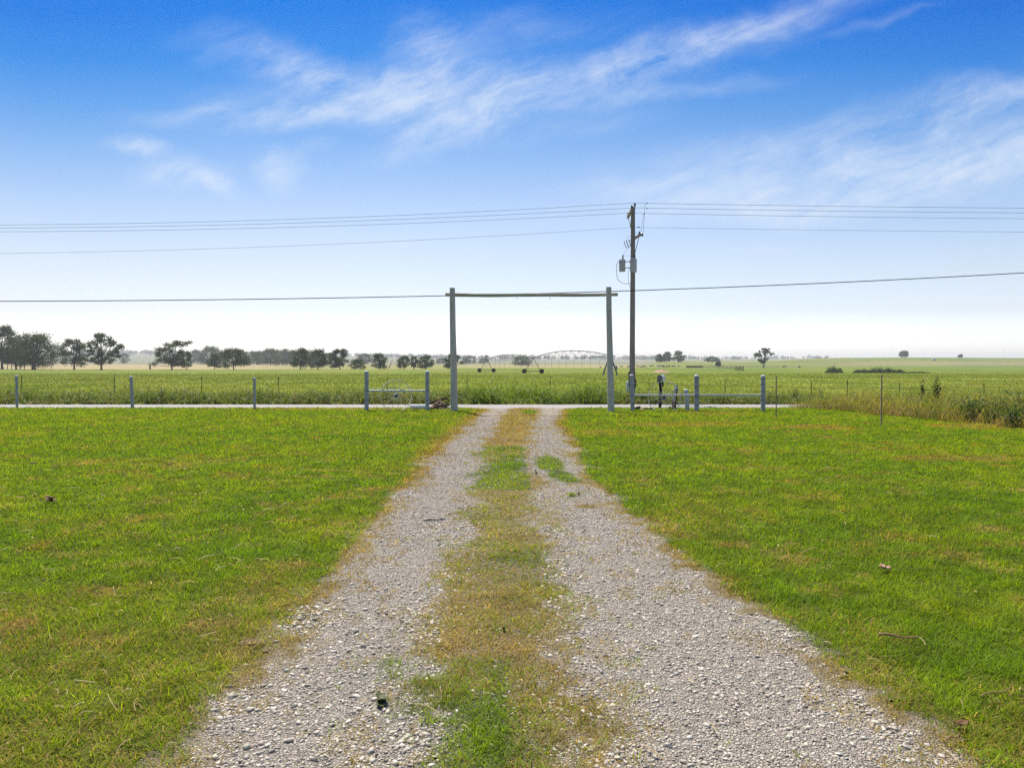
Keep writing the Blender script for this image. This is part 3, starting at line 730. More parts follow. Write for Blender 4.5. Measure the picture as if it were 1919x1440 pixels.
n = 9500
X = R.uniform(9.5, 30, n); Y = R.uniform(10, 26.5, n); b = bank_in(X, Y); hn = fbm(X / 1.3, Y / 1.3, 151, 3)
kp = (b > .5) & (X < .76 * Y + 3) & (hn > .47 - .10 * sstep(1, 4, b)); X, Y, b, hn = X[kp], Y[kp], b[kp], hn[kp]; n = len(X)
h = (.22 + .42 * hn) * np.exp(R.normal(0, .2, n)) * sstep(.2, 1.5, b)
c = mixn(lin(.045, .09, .015), lin(.15, .22, .028), np.clip(hn + R.normal(0, .25, n), 0, 1))
V, Fq, cc = leaves(X, Y, zt(X, Y), h, 12, .058, c)
o = np_mesh('bank_weeds', V, [Fq], M['weed'], cc); tag(o, 'low dark green weeds growing through the straw coloured grass bank', 'weeds', kind='stuff')

# ------------------------------------------------------------------ leafy weeds that stand alone
def weed_plant(x, y, h, r, label, dens=90, cols=((.06, .11, .025), (.11, .17, .035)), leaf=.05, spire=False, group=None, name='leafy_weed'):
    z = zt1(x, y); root = empty(name, (x, y, z), label, 'weed', group)
    ns = max(3, int(6 * r / .25)); mb = MB(); P = []
    for i in range(ns):
        a = R.uniform(0, 6.28); q = r * .25 * R.random(); e = r * (.25 if spire else .8) * R.random(); hh = h * R.uniform(.55, 1.0) if i else h
        p0 = (x + q * math.cos(a), y + q * math.sin(a), z - .03); p1 = (x + e * math.cos(a), y + e * math.sin(a), z + hh)
        pm = ((p0[0] * .6 + p1[0] * .4), (p0[1] * .6 + p1[1] * .4), z + hh * .55)
        mb.tube([p0, pm, p1], [.008, .006, .003], 5); P.append((p0, p1, hh))
    mb.build('stem', M['bark'], root, (x, y, z))
    nl = int(dens * ns / 3); X = np.zeros(nl); Y = X.copy(); Z = X.copy()
    k = R.integers(0, ns, nl); t = R.uniform(.08, 1, nl) ** .8
    for i in range(nl):
        p0, p1, hh = P[k[i]]; X[i] = p0[0] + (p1[0] - p0[0]) * t[i]; Y[i] = p0[1] + (p1[1] - p0[1]) * t[i]; Z[i] = p0[2] + (p1[2] - p0[2]) * t[i]
    spread = (r * .5 * (1 - t) + .03) if spire else (r * .35 + .02) * np.ones(nl)
    X += R.normal(0, 1, nl) * spread; Y += R.normal(0, 1, nl) * spread; Z = np.maximum(z + .01, Z + R.normal(0, .03, nl))
    c = mixn(lin(*cols[0]), lin(*cols[1]), R.random(nl))
    V, Fq, cc = leaves(X, Y, Z, np.full(nl, .02), 1, leaf, c, 0)
    np_mesh('foliage', V, [Fq], M['weed'], cc, parent=root, origin=(x, y, z))
    return root
def wp(u, v, Y, h, r, label, **k):
    return weed_plant((u - UC) * Y / F, Y, h, r, label, **k)
GW = 'tall weeds in the grass bank on the right'
wp(1728, 0, 21.2, .98, .16, 'dark slender weed spire standing between the near steel post and the taller spire', spire=True, group=GW, cols=((.022, .045, .016), (.05, .08, .024)), dens=230, leaf=.05)
wp(1757, 0, 21.4, 1.10, .24, 'tallest dark pointed weed rising from the grass bank on the right', spire=True, group=GW, cols=((.022, .045, .016), (.05, .085, .024)), dens=260, leaf=.05)
wp(1700, 0, 22.4, .66, .22, 'bright green bushy weed just right of the thin near steel post', group=GW, cols=((.09, .16, .025), (.16, .22, .03)))
wp(1716, 0, 22.0, .50, .18, 'small green weed squeezed between the bright bushy weed and the dark spire', group=GW, cols=((.07, .13, .025), (.13, .19, .03)))
wp(1612, 0, 27.0, .58, .14, 'thin grey green weed by itself above the pale end of the grass bank', group=GW, cols=((.09, .12, .05), (.13, .17, .06)))
wp(1660, 0, 22.5, .52, .30, 'low dark green weed clump at the foot of the near steel post', group=GW, cols=((.05, .10, .022), (.10, .15, .03)))
wp(1790, 0, 20.3, .56, .34, 'brownish seedy weed clump right of the tallest dark spire', group=GW, cols=((.13, .085, .045), (.15, .13, .05)))
GB = 'leafy bushes at the right edge'
wp(1832, 0, 18.6, .74, .42, 'rounded dark green bush left of the bush cluster at the right edge', group=GB, dens=150, cols=((.035, .08, .018), (.085, .15, .03)), name='weedy_bush')
wp(1868, 0, 18.2, .68, .40, 'mid green bush in the middle of the right edge cluster', group=GB, dens=150, cols=((.045, .09, .02), (.10, .16, .03)), name='weedy_bush')
wp(1912, 0, 18.5, .78, .50, 'tall dark bush cut by the right edge behind the front bush', group=GB, dens=150, cols=((.035, .08, .018), (.08, .14, .03)), name='weedy_bush')
wp(1903, 0, 16.9, .55, .30, 'front bush at the right edge reaching lowest onto the lawn', group=GB, dens=170, cols=((.04, .09, .018), (.09, .16, .03)), name='weedy_bush')
GV = 'separate weeds on the far verge'
wp(303, 0, 32.2, .70, .13, 'dark upright weed on the far verge right of the second white post', spire=True, group=GV, cols=((.035, .075, .02), (.06, .10, .03)))
wp(288, 0, 31.7, .30, .26, 'dark low weed clump at the road edge below the upright verge weed', group=GV, cols=((.04, .08, .018), (.07, .12, .025)))
wp(612, 0, 31.8, .42, .26, 'dark green weed clump at the road edge left of the wagon wheel panel', group=GV, cols=((.035, .08, .018), (.07, .13, .025)))
wp(1350, 0, 32.2, .36, .34, 'dark weed clump across the road behind the right pipe rail', group=GV, cols=((.06, .09, .03), (.10, .13, .04)))
wp(1443, 0, 33.0, .62, .26, 'grey green weed across the road just right of the last pipe post', group=GV, cols=((.07, .11, .03), (.12, .16, .05)))
wp(1488, 0, 33.0, .58, .34, 'darkest rounded weed on the verge left of the end of the road', group=GV, cols=((.025, .06, .018), (.06, .11, .025)))
wp(1535, 0, 33.6, .62, .36, 'broad leafy weed on the verge behind the end of the road', group=GV, cols=((.06, .11, .025), (.10, .16, .04)))
wp(1205, 0, 32.3, .34, .24, 'dark weed at the road edge right of the utility pole', group=GV, cols=((.04, .07, .02), (.08, .12, .03)))

# ------------------------------------------------------------------ gate
gl = (-1.79, 22.75); gr = (2.99, 22.3)
root = empty('timber_gateway', (.6, 22.6, 0), 'tall goalpost shaped timber gateway of two whitish poles and a crossbeam over the drive', 'gateway')
O = (.6, 22.6, 0)
mb = MB(); x, y = gl; mb.tube([(x + .02, y, -.2), (x + .005, y, .0), (x - .01, y, 1.2), (x - .04, y, 2.6), (x - .055, y, 3.81)], [.116, .114, .104, .092, .082], 18); mb.build('post', M['postpaint'], root, O)
mb = MB(); x, y = gr; mb.tube([(x + .02, y, -.2), (x + .012, y, .0), (x - .01, y, 1.0), (x - .03, y, 2.0), (x - .052, y, 3.0), (x - .062, y, 3.79)], [.106, .104, .098, .092, .084, .081], 18); mb.build('post', M['postpaint'], root, O)
bx0, bx1 = (835 - UC) * 22.95 / F, (1158 - UC) * 22.5 / F
mb = MB(); pts = []; rr = []
for i in range(13):
    t = i / 12; xx = bx0 + (bx1 - bx0) * t; yy = 22.94 - .42 * t
    pts.append((xx, yy, hgt(552.2 + .6 * math.sin(t * 9) + 1.6 * math.sin(math.pi * t) - .6 * t, yy))); rr.append(.058 - .006 * t + .002 * math.sin(i * 2.3))
mb.tube(pts, rr, 14); mb.build('crossbeam', M['beampaint'], root, O)
mb = MB(); x, y = gr; mb.tube([(x - .05, y - .07, 3.05), (x - .05, y - .098, 3.05)], .02, 8); mb.build('bolt', M['rust'], root, O)
mb = MB(); mb.tube([(x - .06, y - .06, 3.58), (x - .06, y - .095, 3.58)], .013, 8); mb.build('bolt', M['rust'], root, O)
mb = MB(); mb.tube([(gl[0] - .045, gl[1] - .06, 3.6), (gl[0] - .045, gl[1] - .095, 3.6)], .013, 8); mb.build('bolt', M['rust'], root, O)
for uu in (969, 1030):
    mb = MB(); mb.tube([((uu - UC) * 22.8 / F, 22.75, 3.56), ((uu - UC) * 22.8 / F, 22.75, 3.47), ((uu - UC) * 22.8 / F + .02, 22.75, 3.46)], .006, 5)
    mb.build('hook', M['rust'], root, O)

# ------------------------------------------------------------------ pipe posts and panels
def pipe_post(mb, capb, x, y, h, r, lean=0.0, z0=None):
    z = zt1(x, y) if z0 is None else z0
    mb.tube([(x, y, z - .2), (x - lean * .5, y, z + h * .5), (x - lean, y, z + h - .03)], r, 16)
    prof = [(r + .002, -.035), (r + .003, -.012)] + [((r + .003) * math.cos(a), -.012 + r * .45 * math.sin(a)) for a in (.5, 1.0, 1.35)]
    capb.lathe((x - lean, y, z + h), prof, 16)
def band(mb, x, y, z, r):
    mb.tube([(x + r * math.cos(t), y + r * math.sin(t), z + .006 * math.sin(2 * t)) for t in np.linspace(0, 2 * math.pi, 15)], .006, 5)
def white_post(u, vt, vb, r, lean, label):
    x, y = lay(u, vb); z = 0; h = hgt(vt, y)
    root = empty('pipe_post', (x, y, 0), label, 'post', 'white pipe posts along the left side of the lawn')
    a, b = MB(), MB(); pipe_post(a, b, x, y, h, r, lean, 0); a.build('shaft', M['pipe'], root, (x, y, 0)); b.build('cap', M['pipelit'], root, (x, y, 0))
white_post(32, 704, 764, .042, .02, 'leftmost free standing grey white pipe post at the road edge')
white_post(248.5, 705.5, 764, .050, .05, 'slightly leaning grey white pipe post second from the left')
white_post(477, 708, 767, .040, .0, 'third free standing pipe post, nearest the wagon wheel panel on the left')

def wagon_wheel(u, v, Y, r, yaw, label, seed):
    cx = (u - UC) * Y / F; cz = hgt(v, Y)
    root = empty('wagon_wheel', (cx, Y, 0), label, 'wheel', 'steel wagon wheels on the pipe panels')
    O = (cx, Y, 0)
    def pt(a, q, off=0): return (cx + math.cos(yaw) * q * math.cos(a) - math.sin(yaw) * off, Y + math.sin(yaw) * q * math.cos(a) + math.cos(yaw) * off, cz + q * math.sin(a))
    mb = MB(); nn = 56
    for i in range(nn):
        a, b = 2 * math.pi * i / nn, 2 * math.pi * (i + 1) / nn
        vs = [pt(t, q, o) for t in (a, b) for q in (r, r - .018) for o in (-.028, .028)]
        mb.add(vs, [(0, 1, 5, 4), (2, 6, 7, 3), (0, 4, 6, 2), (1, 3, 7, 5)])
    mb.build('rim', M['wheelpaint'], root, O)
    rng = np.random.default_rng(seed)
    for i in range(12):
        a = 2 * math.pi * i / 12 + .2
        mb = MB(); mb.tube([pt(a, .05, .03 * (-1) ** i), pt(a, r - .009)], .007, 6); mb.build('spoke', M['wheelpaint'], root, O)
    mb = MB(); n_ = 18
    for (o0, q0, o1, q1) in ((-.10, .035, -.10, .062), (-.10, .062, .08, .070), (.08, .070, .08, .03), (-.10, .035, -.04, .033), (-.04, .033, -.04, .0005)):
        vs = [pt(2 * math.pi * k / n_, q0, o0) for k in range(n_)] + [pt(2 * math.pi * k / n_, q1, o1) for k in range(n_)]
        mb.add(vs, [(k, (k + 1) % n_, n_ + (k + 1) % n_, n_ + k) for k in range(n_)])
    mb.build('hub', M['hub'], root, O)

# left panel
Yl = 22.85
root = empty('pipe_fence_panel', ((742 - UC) * Yl / F, Yl, 0), 'H shaped grey pipe panel with two posts and a rail left of the drive', 'fence', 'pipe panels beside the gateway'); O = tuple(root.location)
px_ = []
for u in (687, 800.8):
    x = (u - UC) * Yl / F; px_.append(x); h = hgt(696, Yl)
    a, b = MB(), MB(); pipe_post(a, b, x, Yl, h, .066, 0, 0); p = a.build('post', M['pipe'], root, O); b.build('cap', M['pipelit'], p, O)
    for zz in (.34, .63, .86): mb = MB(); band(mb, x, Yl, zz, .070); mb.build('wire_band', M['rust'], p, O)
mb = MB(); z = hgt(732.6, Yl); mb.tube([(px_[0], Yl, z), (px_[1], Yl, z)], .028, 12); mb.build('rail', M['pipelit'], root, O)
wagon_wheel(742, 742, Yl + .12, .50, .25, 'pale steel wagon wheel behind the rail of the left panel', 1)

# right panel
Yr_ = 22.55
root = empty('pipe_fence_panel', ((1305 - UC) * Yr_ / F, Yr_, 0), 'longer grey pipe panel of three posts and two rails right of the drive', 'fence', 'pipe panels beside the gateway'); O = tuple(root.location)
px_ = []
for (u, vt, r) in ((1185.5, 702.8, .060), (1305.5, 704, .072), (1430, 704.3, .068)):
    x = (u - UC) * Yr_ / F; px_.append(x); h = hgt(vt, Yr_)
    a, b = MB(), MB(); pipe_post(a, b, x, Yr_, h, r, .03 if u < 1200 else 0, 0); p = a.build('post', M['pipe'], root, O); b.build('cap', M['pipelit'], p, O)
    for zz in ((.25, .5, .8) if u < 1200 else (.2, .42, .48, .72, .78, .93, 1.03) if u < 1400 else (.35, .62, .84, 1.0)): mb = MB(); band(mb, x - (.03 * zz / h if u < 1200 else 0), Yr_, zz, r + .004); mb.build('wire_band', M['rust'], p, O)
z = hgt(741, Yr_); mb = MB(); mb.tube([(px_[0] - .01, Yr_, z), (px_[1], Yr_, z)], .026, 12); mb.build('rail', M['pipelit'], root, O)
mb = MB(); mb.tube([(px_[1], Yr_, z), (px_[2], Yr_, z + .002)], .026, 12); mb.build('rail', M['pipelit'], root, O)
wagon_wheel(1245, 745.5, Yr_ + .12, .505, -.28, 'pale steel wagon wheel behind the rail beside the mailbox', 2)
# short post
x, y = (1287.5 - UC) * 22.9 / F, 22.9
root = empty('short_post', (x, y, 0), 'stubby grey capped post between the leaning board and the banded pipe post', 'post')
mb, cb = MB(), MB(); pipe_post(mb, cb, x + .02, y, hgt(730.5, y), .070, .05, 0); mb.build('shaft', M['xfmr'], root, (x, y, 0)); cb.build('cap', M['pipelit'], root, (x, y, 0))
# lying pipe
mb = MB(); z = zt1(5.3, 24.4) + .06
mb.tube([(5.18, 24.2, z), (5.75, 24.7, z - .06)], .055, 14); o = mb.build('lying_pipe', M['pipe'], None, (5.4, 24.4, z - .06)); tag(o, 'short blue grey pipe lying on the ground behind the leaning board', 'pipe')
# mailbox
x, y = (1239.5 - UC) * 24.0 / F, 24.0
root = empty('mailbox', (x, y, 0), 'arched metal mailbox on a black timber post behind the right rail', 'mailbox'); O = (x, y, 0)
zb = hgt(714.5, y); yaw = rad(-24)
cw, L, hh = .083, .47, .20
def mpt(a, b, c): return (x + a * math.cos(yaw) - b * math.sin(yaw), y + a * math.sin(yaw) + b * math.cos(yaw), zb + c)
prof = [(-cw, 0), (cw, 0)] + [(cw * math.cos(t), hh - cw + cw * math.sin(t)) for t in np.linspace(0, math.pi, 13)]
n_ = len(prof); mb = MB(); mb.add([mpt(a, -L / 2, c) for a, c in prof] + [mpt(a, L / 2, c) for a, c in prof], [(k, (k + 1) % n_, n_ + (k + 1) % n_, n_ + k) for k in range(n_)] + [tuple(range(n_, 2 * n_))])
mb.build('box', M['mailbox'], root, O)
pe = [(a * 1.05, c * 1.03 - .002) for a, c in prof]
mb = MB(); mb.add([mpt(a, -L / 2 - .012, c) for a, c in pe] + [mpt(a, -L / 2 + .006, c) for a, c in pe], [(k, (k + 1) % n_, n_ + (k + 1) % n_, n_ + k) for k in range(n_)] + [tuple(range(n_ - 1, -1, -1)), tuple(range(n_, 2 * n_))]); mb.build('end_plate', M['mailend'], root, O)
mb = MB(); mb.tube([mpt(cw + .01, .05, .10), mpt(cw + .02, .05, .11)], .02, 6); mb.build('hinge', M['steel'], root, O)
zc = zb
mb = MB(); mb.box((x - .02, y, zb - .014), (.16, .42, .026), yaw, .004); mb.box((x - .02, y, zb - .10), (.10, .16, .15), yaw, .006); mb.box((x + .035, y - .1, zb - .10), (.03, .05, .15), yaw, .004); mb.build('bracket', M['mpost'], root, O)
mb = MB()
w_ = .042
for (p0, p1) in (((x - .055, y, -.25), (x - .02, y, zb - .02)),):
    mb.add([(p0[0] - w_, y - w_, p0[2]), (p0[0] + w_, y - w_, p0[2]), (p0[0] + w_, y + w_, p0[2]), (p0[0] - w_, y + w_, p0[2]), (p1[0] - w_, y - w_, p1[2]), (p1[0] + w_, y - w_, p1[2]), (p1[0] + w_, y + w_, p1[2]), (p1[0] - w_, y + w_, p1[2])], [(0, 1, 5, 4), (1, 2, 6, 5), (2, 3, 7, 6), (3, 0, 4, 7), (4, 5, 6, 7)])
mb.build('post', M['mpost'], root, O)
# leaning board
y = 23.6; x = (1264 - UC) * y / F
root = empty('leaning_board', (x, y, 0), 'leaning pair of planks, one whitish fading to red and one dark, beside the mailbox post', 'board'); O = (x, y, 0)
def slab(mb, x0, x1, w, yy, z0, z1, th):
    vs = [(x0 - w, yy - th, z0), (x0 + w, yy - th, z0), (x0 + w, yy + th, z0), (x0 - w, yy + th, z0), (x1 - w, yy - th, z1), (x1 + w, yy - th, z1), (x1 + w, yy + th, z1), (x1 - w, yy + th, z1)]
    mb.add(vs, [(3, 2, 1, 0), (4, 5, 6, 7), (0, 1, 5, 4), (1, 2, 6, 5), (2, 3, 7, 6), (3, 0, 4, 7)])
ux = lambda u: (u - UC) * y / F
mb = MB(); slab(mb, ux(1262.8), ux(1265.2), .04, y, .27, .60, .012); slab(mb, ux(1265.2), ux(1267), .04, y, .60, .79, .012); mb.build('plank', M['plank'], root, O, False)
mb = MB(); slab(mb, ux(1262.2), ux(1262.8), .04, y, -.1, .268, .012); o_ = mb.build('plank', M['redplank'], root, O, False); o_['label'] = 'faded red lower plank'
mb = MB(); slab(mb, ux(1265.0), ux(1270), .022, y + .05, -.1, .77, .02); slab(mb, ux(1261), ux(1261.3), .02, y + .05, -.1, .3, .02); mb.build('backing_stake', M['darkplank'], root, O, False)

# culvert end and rotten timber
def culvert(x0, x1, y, r, z):
    nn = 60; mb = MB(); pts = []; rr = []
    for i in range(nn):
        t = i / (nn - 1); pts.append((x0 + (x1 - x0) * t, y + .05 * t, z + .01)); rr.append(r * (1 + .13 * math.sin(t * 2 * math.pi * 9)))
    mb.tube(pts, rr, 18, cap=False); mb.tube([pts[0], (pts[0][0] + .001, y, z + .01)], [rr[0], rr[0] * .8], 18, cap=False)
    return mb
x0, x1 = (769 - UC) * 23.4 / F, (803 - UC) * 23.4 / F
mb = culvert(x0, x1, 23.4, .075, .085); o = mb.build('drain_pipe', M['culvert'], None, ((x0 + x1) / 2, 23.4, 0)); tag(o, 'white ribbed drain pipe lying in the grass at the foot of the left panel', 'pipe')
def log(x, y, z, L, r, az, pit, name, label, group):
    mb = MB(); pts = []; rr = []
    for i in range(8):
        t = i / 7 - .5; pts.append((x + L * t * math.cos(az) * math.cos(pit) + R.normal(0, r * .15), y + L * t * math.sin(az) * math.cos(pit), z + L * t * math.sin(pit) + R.normal(0, r * .2))); rr.append(r * (1 - .25 * abs(t)) * R.uniform(.8, 1.15))
    mb.tube(pts, rr, 9); o = mb.build(name, M['rot'], None, (x, y, z - r), True, 25); tag(o, label, 'timber', group); return o
def mound(name, label, u, y, w, d, h, mat_, cat='soil heap'):
    x = (u - UC) * y / F; z = zt1(x, y); nn = 36; xs = np.linspace(-1, 1, nn); A, B = np.meshgrid(xs, xs)
    rr = np.hypot(A, B) + .35 * (fbm(A * 3 + u, B * 3, 7) - .5); H = h * sstep(1, .05, rr) * (1 + 1.3 * (fbm(A * 4 + u, B * 4, 19, 4) - .5)) - .03
    ZZ = zt(x + A * w / 2, y + B * d / 2)
    ii = (np.arange(nn - 1)[:, None] * nn + np.arange(nn - 1)[None, :]).ravel()
    o = np_mesh(name, np.stack([x + A * w / 2, y + B * d / 2, ZZ + H], -1), [np.stack([ii, ii + 1, ii + nn + 1, ii + nn], 1)], mat_, origin=(x, y, z), smooth=True); tag(o, label, cat); return o
mound('soil_heap', 'brown crumbly soil heap between the left panel and the left gate pole', 824, 23.7, .95, .9, .27, M['soil'])
mound('soil_heap', 'low dark dirt spoil around the right panel end post', 1203, 23.4, 1.1, .8, .07, M['soil'])
GT = 'rotting timbers near the gate'
log((820 - UC) * 23.7 / F, 23.75, .27, .62, .045, .15, .28, 'rotten_timber', 'long dark rotten timber lying on top of the soil heap by the left gate pole', GT)
log((829 - UC) * 23.4 / F, 23.3, .13, .5, .04, -.2, .12, 'rotten_timber', 'lighter brown timber at the front of the soil heap by the left gate pole', GT)
log((814 - UC) * 23.3 / F, 23.25, .06, .3, .035, .4, 0, 'rotten_timber', 'short stub of timber just right of the left panel post', GT)
log((1194 - UC) * 23.2 / F, 23.2, .07, .22, .05, .1, .1, 'rotten_timber', 'dark chunk of timber behind the thin pipe post right of the drive', GT)
log((1215 - UC) * 23.1 / F, 23.1, .045, .3, .032, -.2, 0, 'rotten_timber', 'brown timber piece on the ground left of the mailbox post', GT)

# ------------------------------------------------------------------ steel posts and wire fences
def tpost(mb, x, y, z, h, lean=0.0):
    for (dx_, dy_, w1, w2) in ((0, 0, .014, .005), (0, .016, .004, .014)):
        vs = []
        for t, zz in ((0, z - .3), (1, z + h)):
            cx_ = x + lean * t
            vs += [(cx_ + dx_ - w1, y + dy_ - w2, zz), (cx_ + dx_ + w1, y + dy_ - w2, zz), (cx_ + dx_ + w1, y + dy_ + w2, zz), (cx_ + dx_ - w1, y + dy_ + w2, zz)]
        mb.add(vs, [(0, 1, 5, 4), (1, 2, 6, 5), (2, 3, 7, 6), (3, 0, 4, 7), (4, 5, 6, 7), (3, 2, 1, 0)])
    k = int(h / .06)
    for i in range(k): mb.box((x + lean * (i + .5) / k, y - .010, z + h * (i + .5) / k), (.016, .008, .018))
Yf = 37.0
root = empty('wire_fence', (0, Yf, -.3), 'dark steel post and barbed wire fence running the whole width beyond the road', 'fence'); O = (0, Yf, -.3)
tops = [(-290, 705, .0), (-127, 705, .0), (41, 705, -.09), (214.5, 704, -.03), (378, 705, -.02), (522, 705.5, -.03), (725.5, 706, 0), (875.5, 706.5, -.01), (1031, 704, 0), (1216.5, 708, 0), (1359, 712, 0), (1520.5, 715, 0), (1685.6, 718, 0), (1844, 719, 0), (2010, 721, 0), (2180, 722, 0)]
pts = []
for (u, v, ln) in tops:
    x = (u - UC) * Yf / F; zt_ = hgt(v, Yf); z = zt1(x, Yf); mb = MB(); tpost(mb, x + (-ln if ln else 0) - (-ln if ln else 0) + ln * -0.0 + (ln if ln else 0), Yf, z, zt_ - z, -ln); mb.build('post', M['tpost'], root, O, False); pts.append((x, zt_, z))
for k in range(4):
    mb = MB(); pp = []
    for i in range(len(pts)):
        x, a, b = pts[i]; zz = a - .06 - k * .25
        pp.append((x, Yf - .03, zz))
        if i + 1 < len(pts):
            x2, a2, b2 = pts[i + 1]
            for t in (.33, .66): pp.append((x + (x2 - x) * t, Yf - .03, zz + (a2 - a) * t - .02))
    mb.tube(pp, .0045, 5); mb.build('barbed_wire', M['barb'], root, O)
# extra stouter post
x, y = (1588 - UC) * 32.6 / F, 32.6; z = zt1(x, y); mb = MB(); tpost(mb, x, y, z, hgt(712.5, y) - z, 0); o = mb.build('steel_post', M['tpost'], None, (x, y, z), False); tag(o, 'stouter black steel post standing alone on the verge past the road end', 'post')
# near boundary fence
root = empty('boundary_fence', (8.0, 18.6, 0), 'thin rusty wire fence with two slim steel posts running down the right of the lawn', 'fence'); O = (8.0, 18.6, 0)
near = []
for (u, vt, vb) in ((1454.6, 705, 784), (1651, 703, 800)):
    x, y = lay(u, vb); h = hgt(vt, y); mb = MB(); tpost(mb, x, y, 0, h, .02 if u > 1600 else 0); mb.build('post', M['nearpost'], root, O, False); near.append((x, y, h))
x, y, h = 10.55, 13.75, 1.2; mb = MB(); tpost(mb, x, y, 0, h, 0); mb.build('post', M['tpost'], root, O, False); near.append((x, y, h))
st_pt = (px_[2], Yr_, 1.10)
for k in range(4):
    pp = [(st_pt[0], st_pt[1], st_pt[2] - k * .24)]
    for i, (x, y, h) in enumerate(near):
        a = pp[-1]; b = (x, y - .015, h - .06 - k * .24)
        for t in (.3, .6): pp.append((a[0] + (b[0] - a[0]) * t, a[1] + (b[1] - a[1]) * t, a[2] + (b[2] - a[2]) * t - .015))
        pp.append(b)
    mb = MB(); mb.tube(pp, .0026, 5); mb.build('barbed_wire', M['barb'], root, O)
for k in range(4):
    mb = MB(); mb.tube([(px_[1], Yr_ + .05, 1.08 - .22 * k), ((px_[1] + px_[2]) / 2, Yr_ + .05, 1.07 - .22 * k), (px_[2], Yr_ + .05, 1.08 - .22 * k)], .0028, 5); mb.build('barbed_wire', M['barb'], root, O)

# ------------------------------------------------------------------ utility pole
Yp = 33.0
X0 = lambda u, y=Yp: (u - UC) * y / F
zb = zt1(X0(1184), Yp)
root = empty('utility_pole', (X0(1184.5), Yp, zb), 'tall weathered brown utility pole with transformers across the road', 'utility pole'); O = tuple(root.location)
zt_ = hgt(388, Yp)
mb = MB(); mb.tube([(X0(1184.6), Yp, zb - .4), (X0(1184.6), Yp, zb + .1), (X0(1185.2), Yp, 3.0), (X0(1186), Yp, 6.0), (X0(1186.2), Yp, zt_)], [.130, .128, .118, .104, .094], 16); mb.build('pole', M['pole'], root, O)
xp = X0(1186)
def insul(mb, x, y, z, s=1.0):
    mb.lathe((x, y, z), [(.02 * s, 0), (.055 * s, .01 * s), (.06 * s, .04 * s), (.035 * s, .06 * s), (.05 * s, .08 * s), (.035 * s, .12 * s), (.03 * s, .14 * s)], 10)
# top bracket + pin
mb = MB(); mb.box((xp + .09, Yp, zt_ + .02), (.03, .03, .34)); mb.build('pole_top_bracket', M['steel'], root, O)
ztop = hgt(380.5, Yp)
mb = MB(); insul(mb, xp + .09, Yp, ztop - .14); mb.build('insulator', M['porcelain'], root, O)
zc = 8.20
arm = MB(); arm.box((xp - .134, Yp, zc), (.10, 1.75, .12), rad(-3.1), .006); ar = arm.build('crossarm', M['pole'], root, O)
for s_ in (-1, 1):
    mb = MB(); mb.tube([(xp - .134 + .035 * s_, Yp + .7 * s_, zc - .05), (xp - .105, Yp, zc - .62)], .016, 6); mb.build('brace', M['steel'], ar, O)
mb = MB(); insul(mb, xp - .178, Yp - .8, zc + .06, .9); mb.build('insulator', M['porcelain'], root, O)
mb = MB(); insul(mb, xp - .09, Yp + .8, zc + .06, .9); mb.build('insulator', M['porcelain'], root, O)
zB, zC = zc + .06 + .13, zc + .06 + .13
# lower arm with cutouts and arrester
z2 = hgt(447, Yp)
arm = MB(); arm.box((xp + .11, Yp - .45, z2), (.09, 1.05, .10), rad(6.3), .006); ar2 = arm.build('crossarm', M['pole'], root, O)
mb = MB(); mb.tube([(xp + .14, Yp - .8, z2 - .04), (xp + .10, Yp - .05, z2 - .62)], .016, 6); mb.build('brace', M['steel'], ar2, O)
mb = MB(); insul(mb, xp + .15, Yp - .85, z2 + .05, .8); mb.build('insulator', M['porcelain'], root, O)
mb = MB(); mb.lathe((X0(1203.5), Yp, hgt(443, Yp)), [(.02, 0), (.045, .01), (.045, .13), (.025, .15)], 10); mb.tube([(xp + .15, Yp - .6, z2 + .06), (X0(1203.5), Yp, hgt(442, Yp))], .012, 6); mb.build('surge_arrester', M['porcelain'], root, O)
for (uu, vv) in ((1173, 459), (1177.5, 457)):
    mb = MB(); x = X0(uu); z = hgt(vv, Yp); t = .35
    c = [(-.055, -.15), (.055, -.15), (.055, .15), (-.055, .15), (-.055, -.15)]
    mb.tube([(x + a * math.cos(t) - b * math.sin(t), Yp - .1, z + a * math.sin(t) + b * math.cos(t)) for a, b in c], .016, 6); mb.build('fuse_cutout', M['porcelain'], root, O)
mb = MB(); mb.tube([(X0(1178), Yp - .1, hgt(452, Yp)), (xp, Yp - .08, hgt(449, Yp))], .018, 6); mb.build('cutout_bracket', M['steel'], root, O)
mb = MB(); mb.tube([(X0(1180), Yp - .1, hgt(460, Yp)), (xp, Yp - .08, hgt(458, Yp))], .018, 6); mb.build('cutout_bracket', M['steel'], root, O)
def can(u, y, v0, v1, r, bush):
    x = X0(u, y); z0, z1 = hgt(v1, y), hgt(v0, y); H = z1 - z0
    mb = MB(); mb.lathe((x, y, z0), [(r * .94, 0), (r, .02), (r, H * .93), (r * 1.05, H * .94), (r * 1.05, H * .97), (r * .7, H)], 24); t = mb.build('transformer', M['xfmr'], root, O)
    mb = MB(); mb.lathe((x + bush, y, z1 - .02), [(.03, 0), (.042, .04), (.03, .07), (.04, .1), (.025, .14), (.03, .17), (.012, .24)], 10); mb.build('bushing', M['porcelain'], t, O)
    for k in range(3): mb = MB(); mb.tube([(x - r + .02 + .05 * k, y - r * (.3 + .3 * k), z1 - .13), (x - r - .03 + .05 * k, y - r * (.35 + .35 * k), z1 - .13)], .018, 6); mb.build('terminal', M['steel'], t, O)
    return x, z0, z1
x1_, za, zb_ = can(1166, Yp - .03, 486.5, 509, .142, .03)
x2_, za2, zb2 = can(1187, Yp - .30, 485, 510.5, .150, .03)
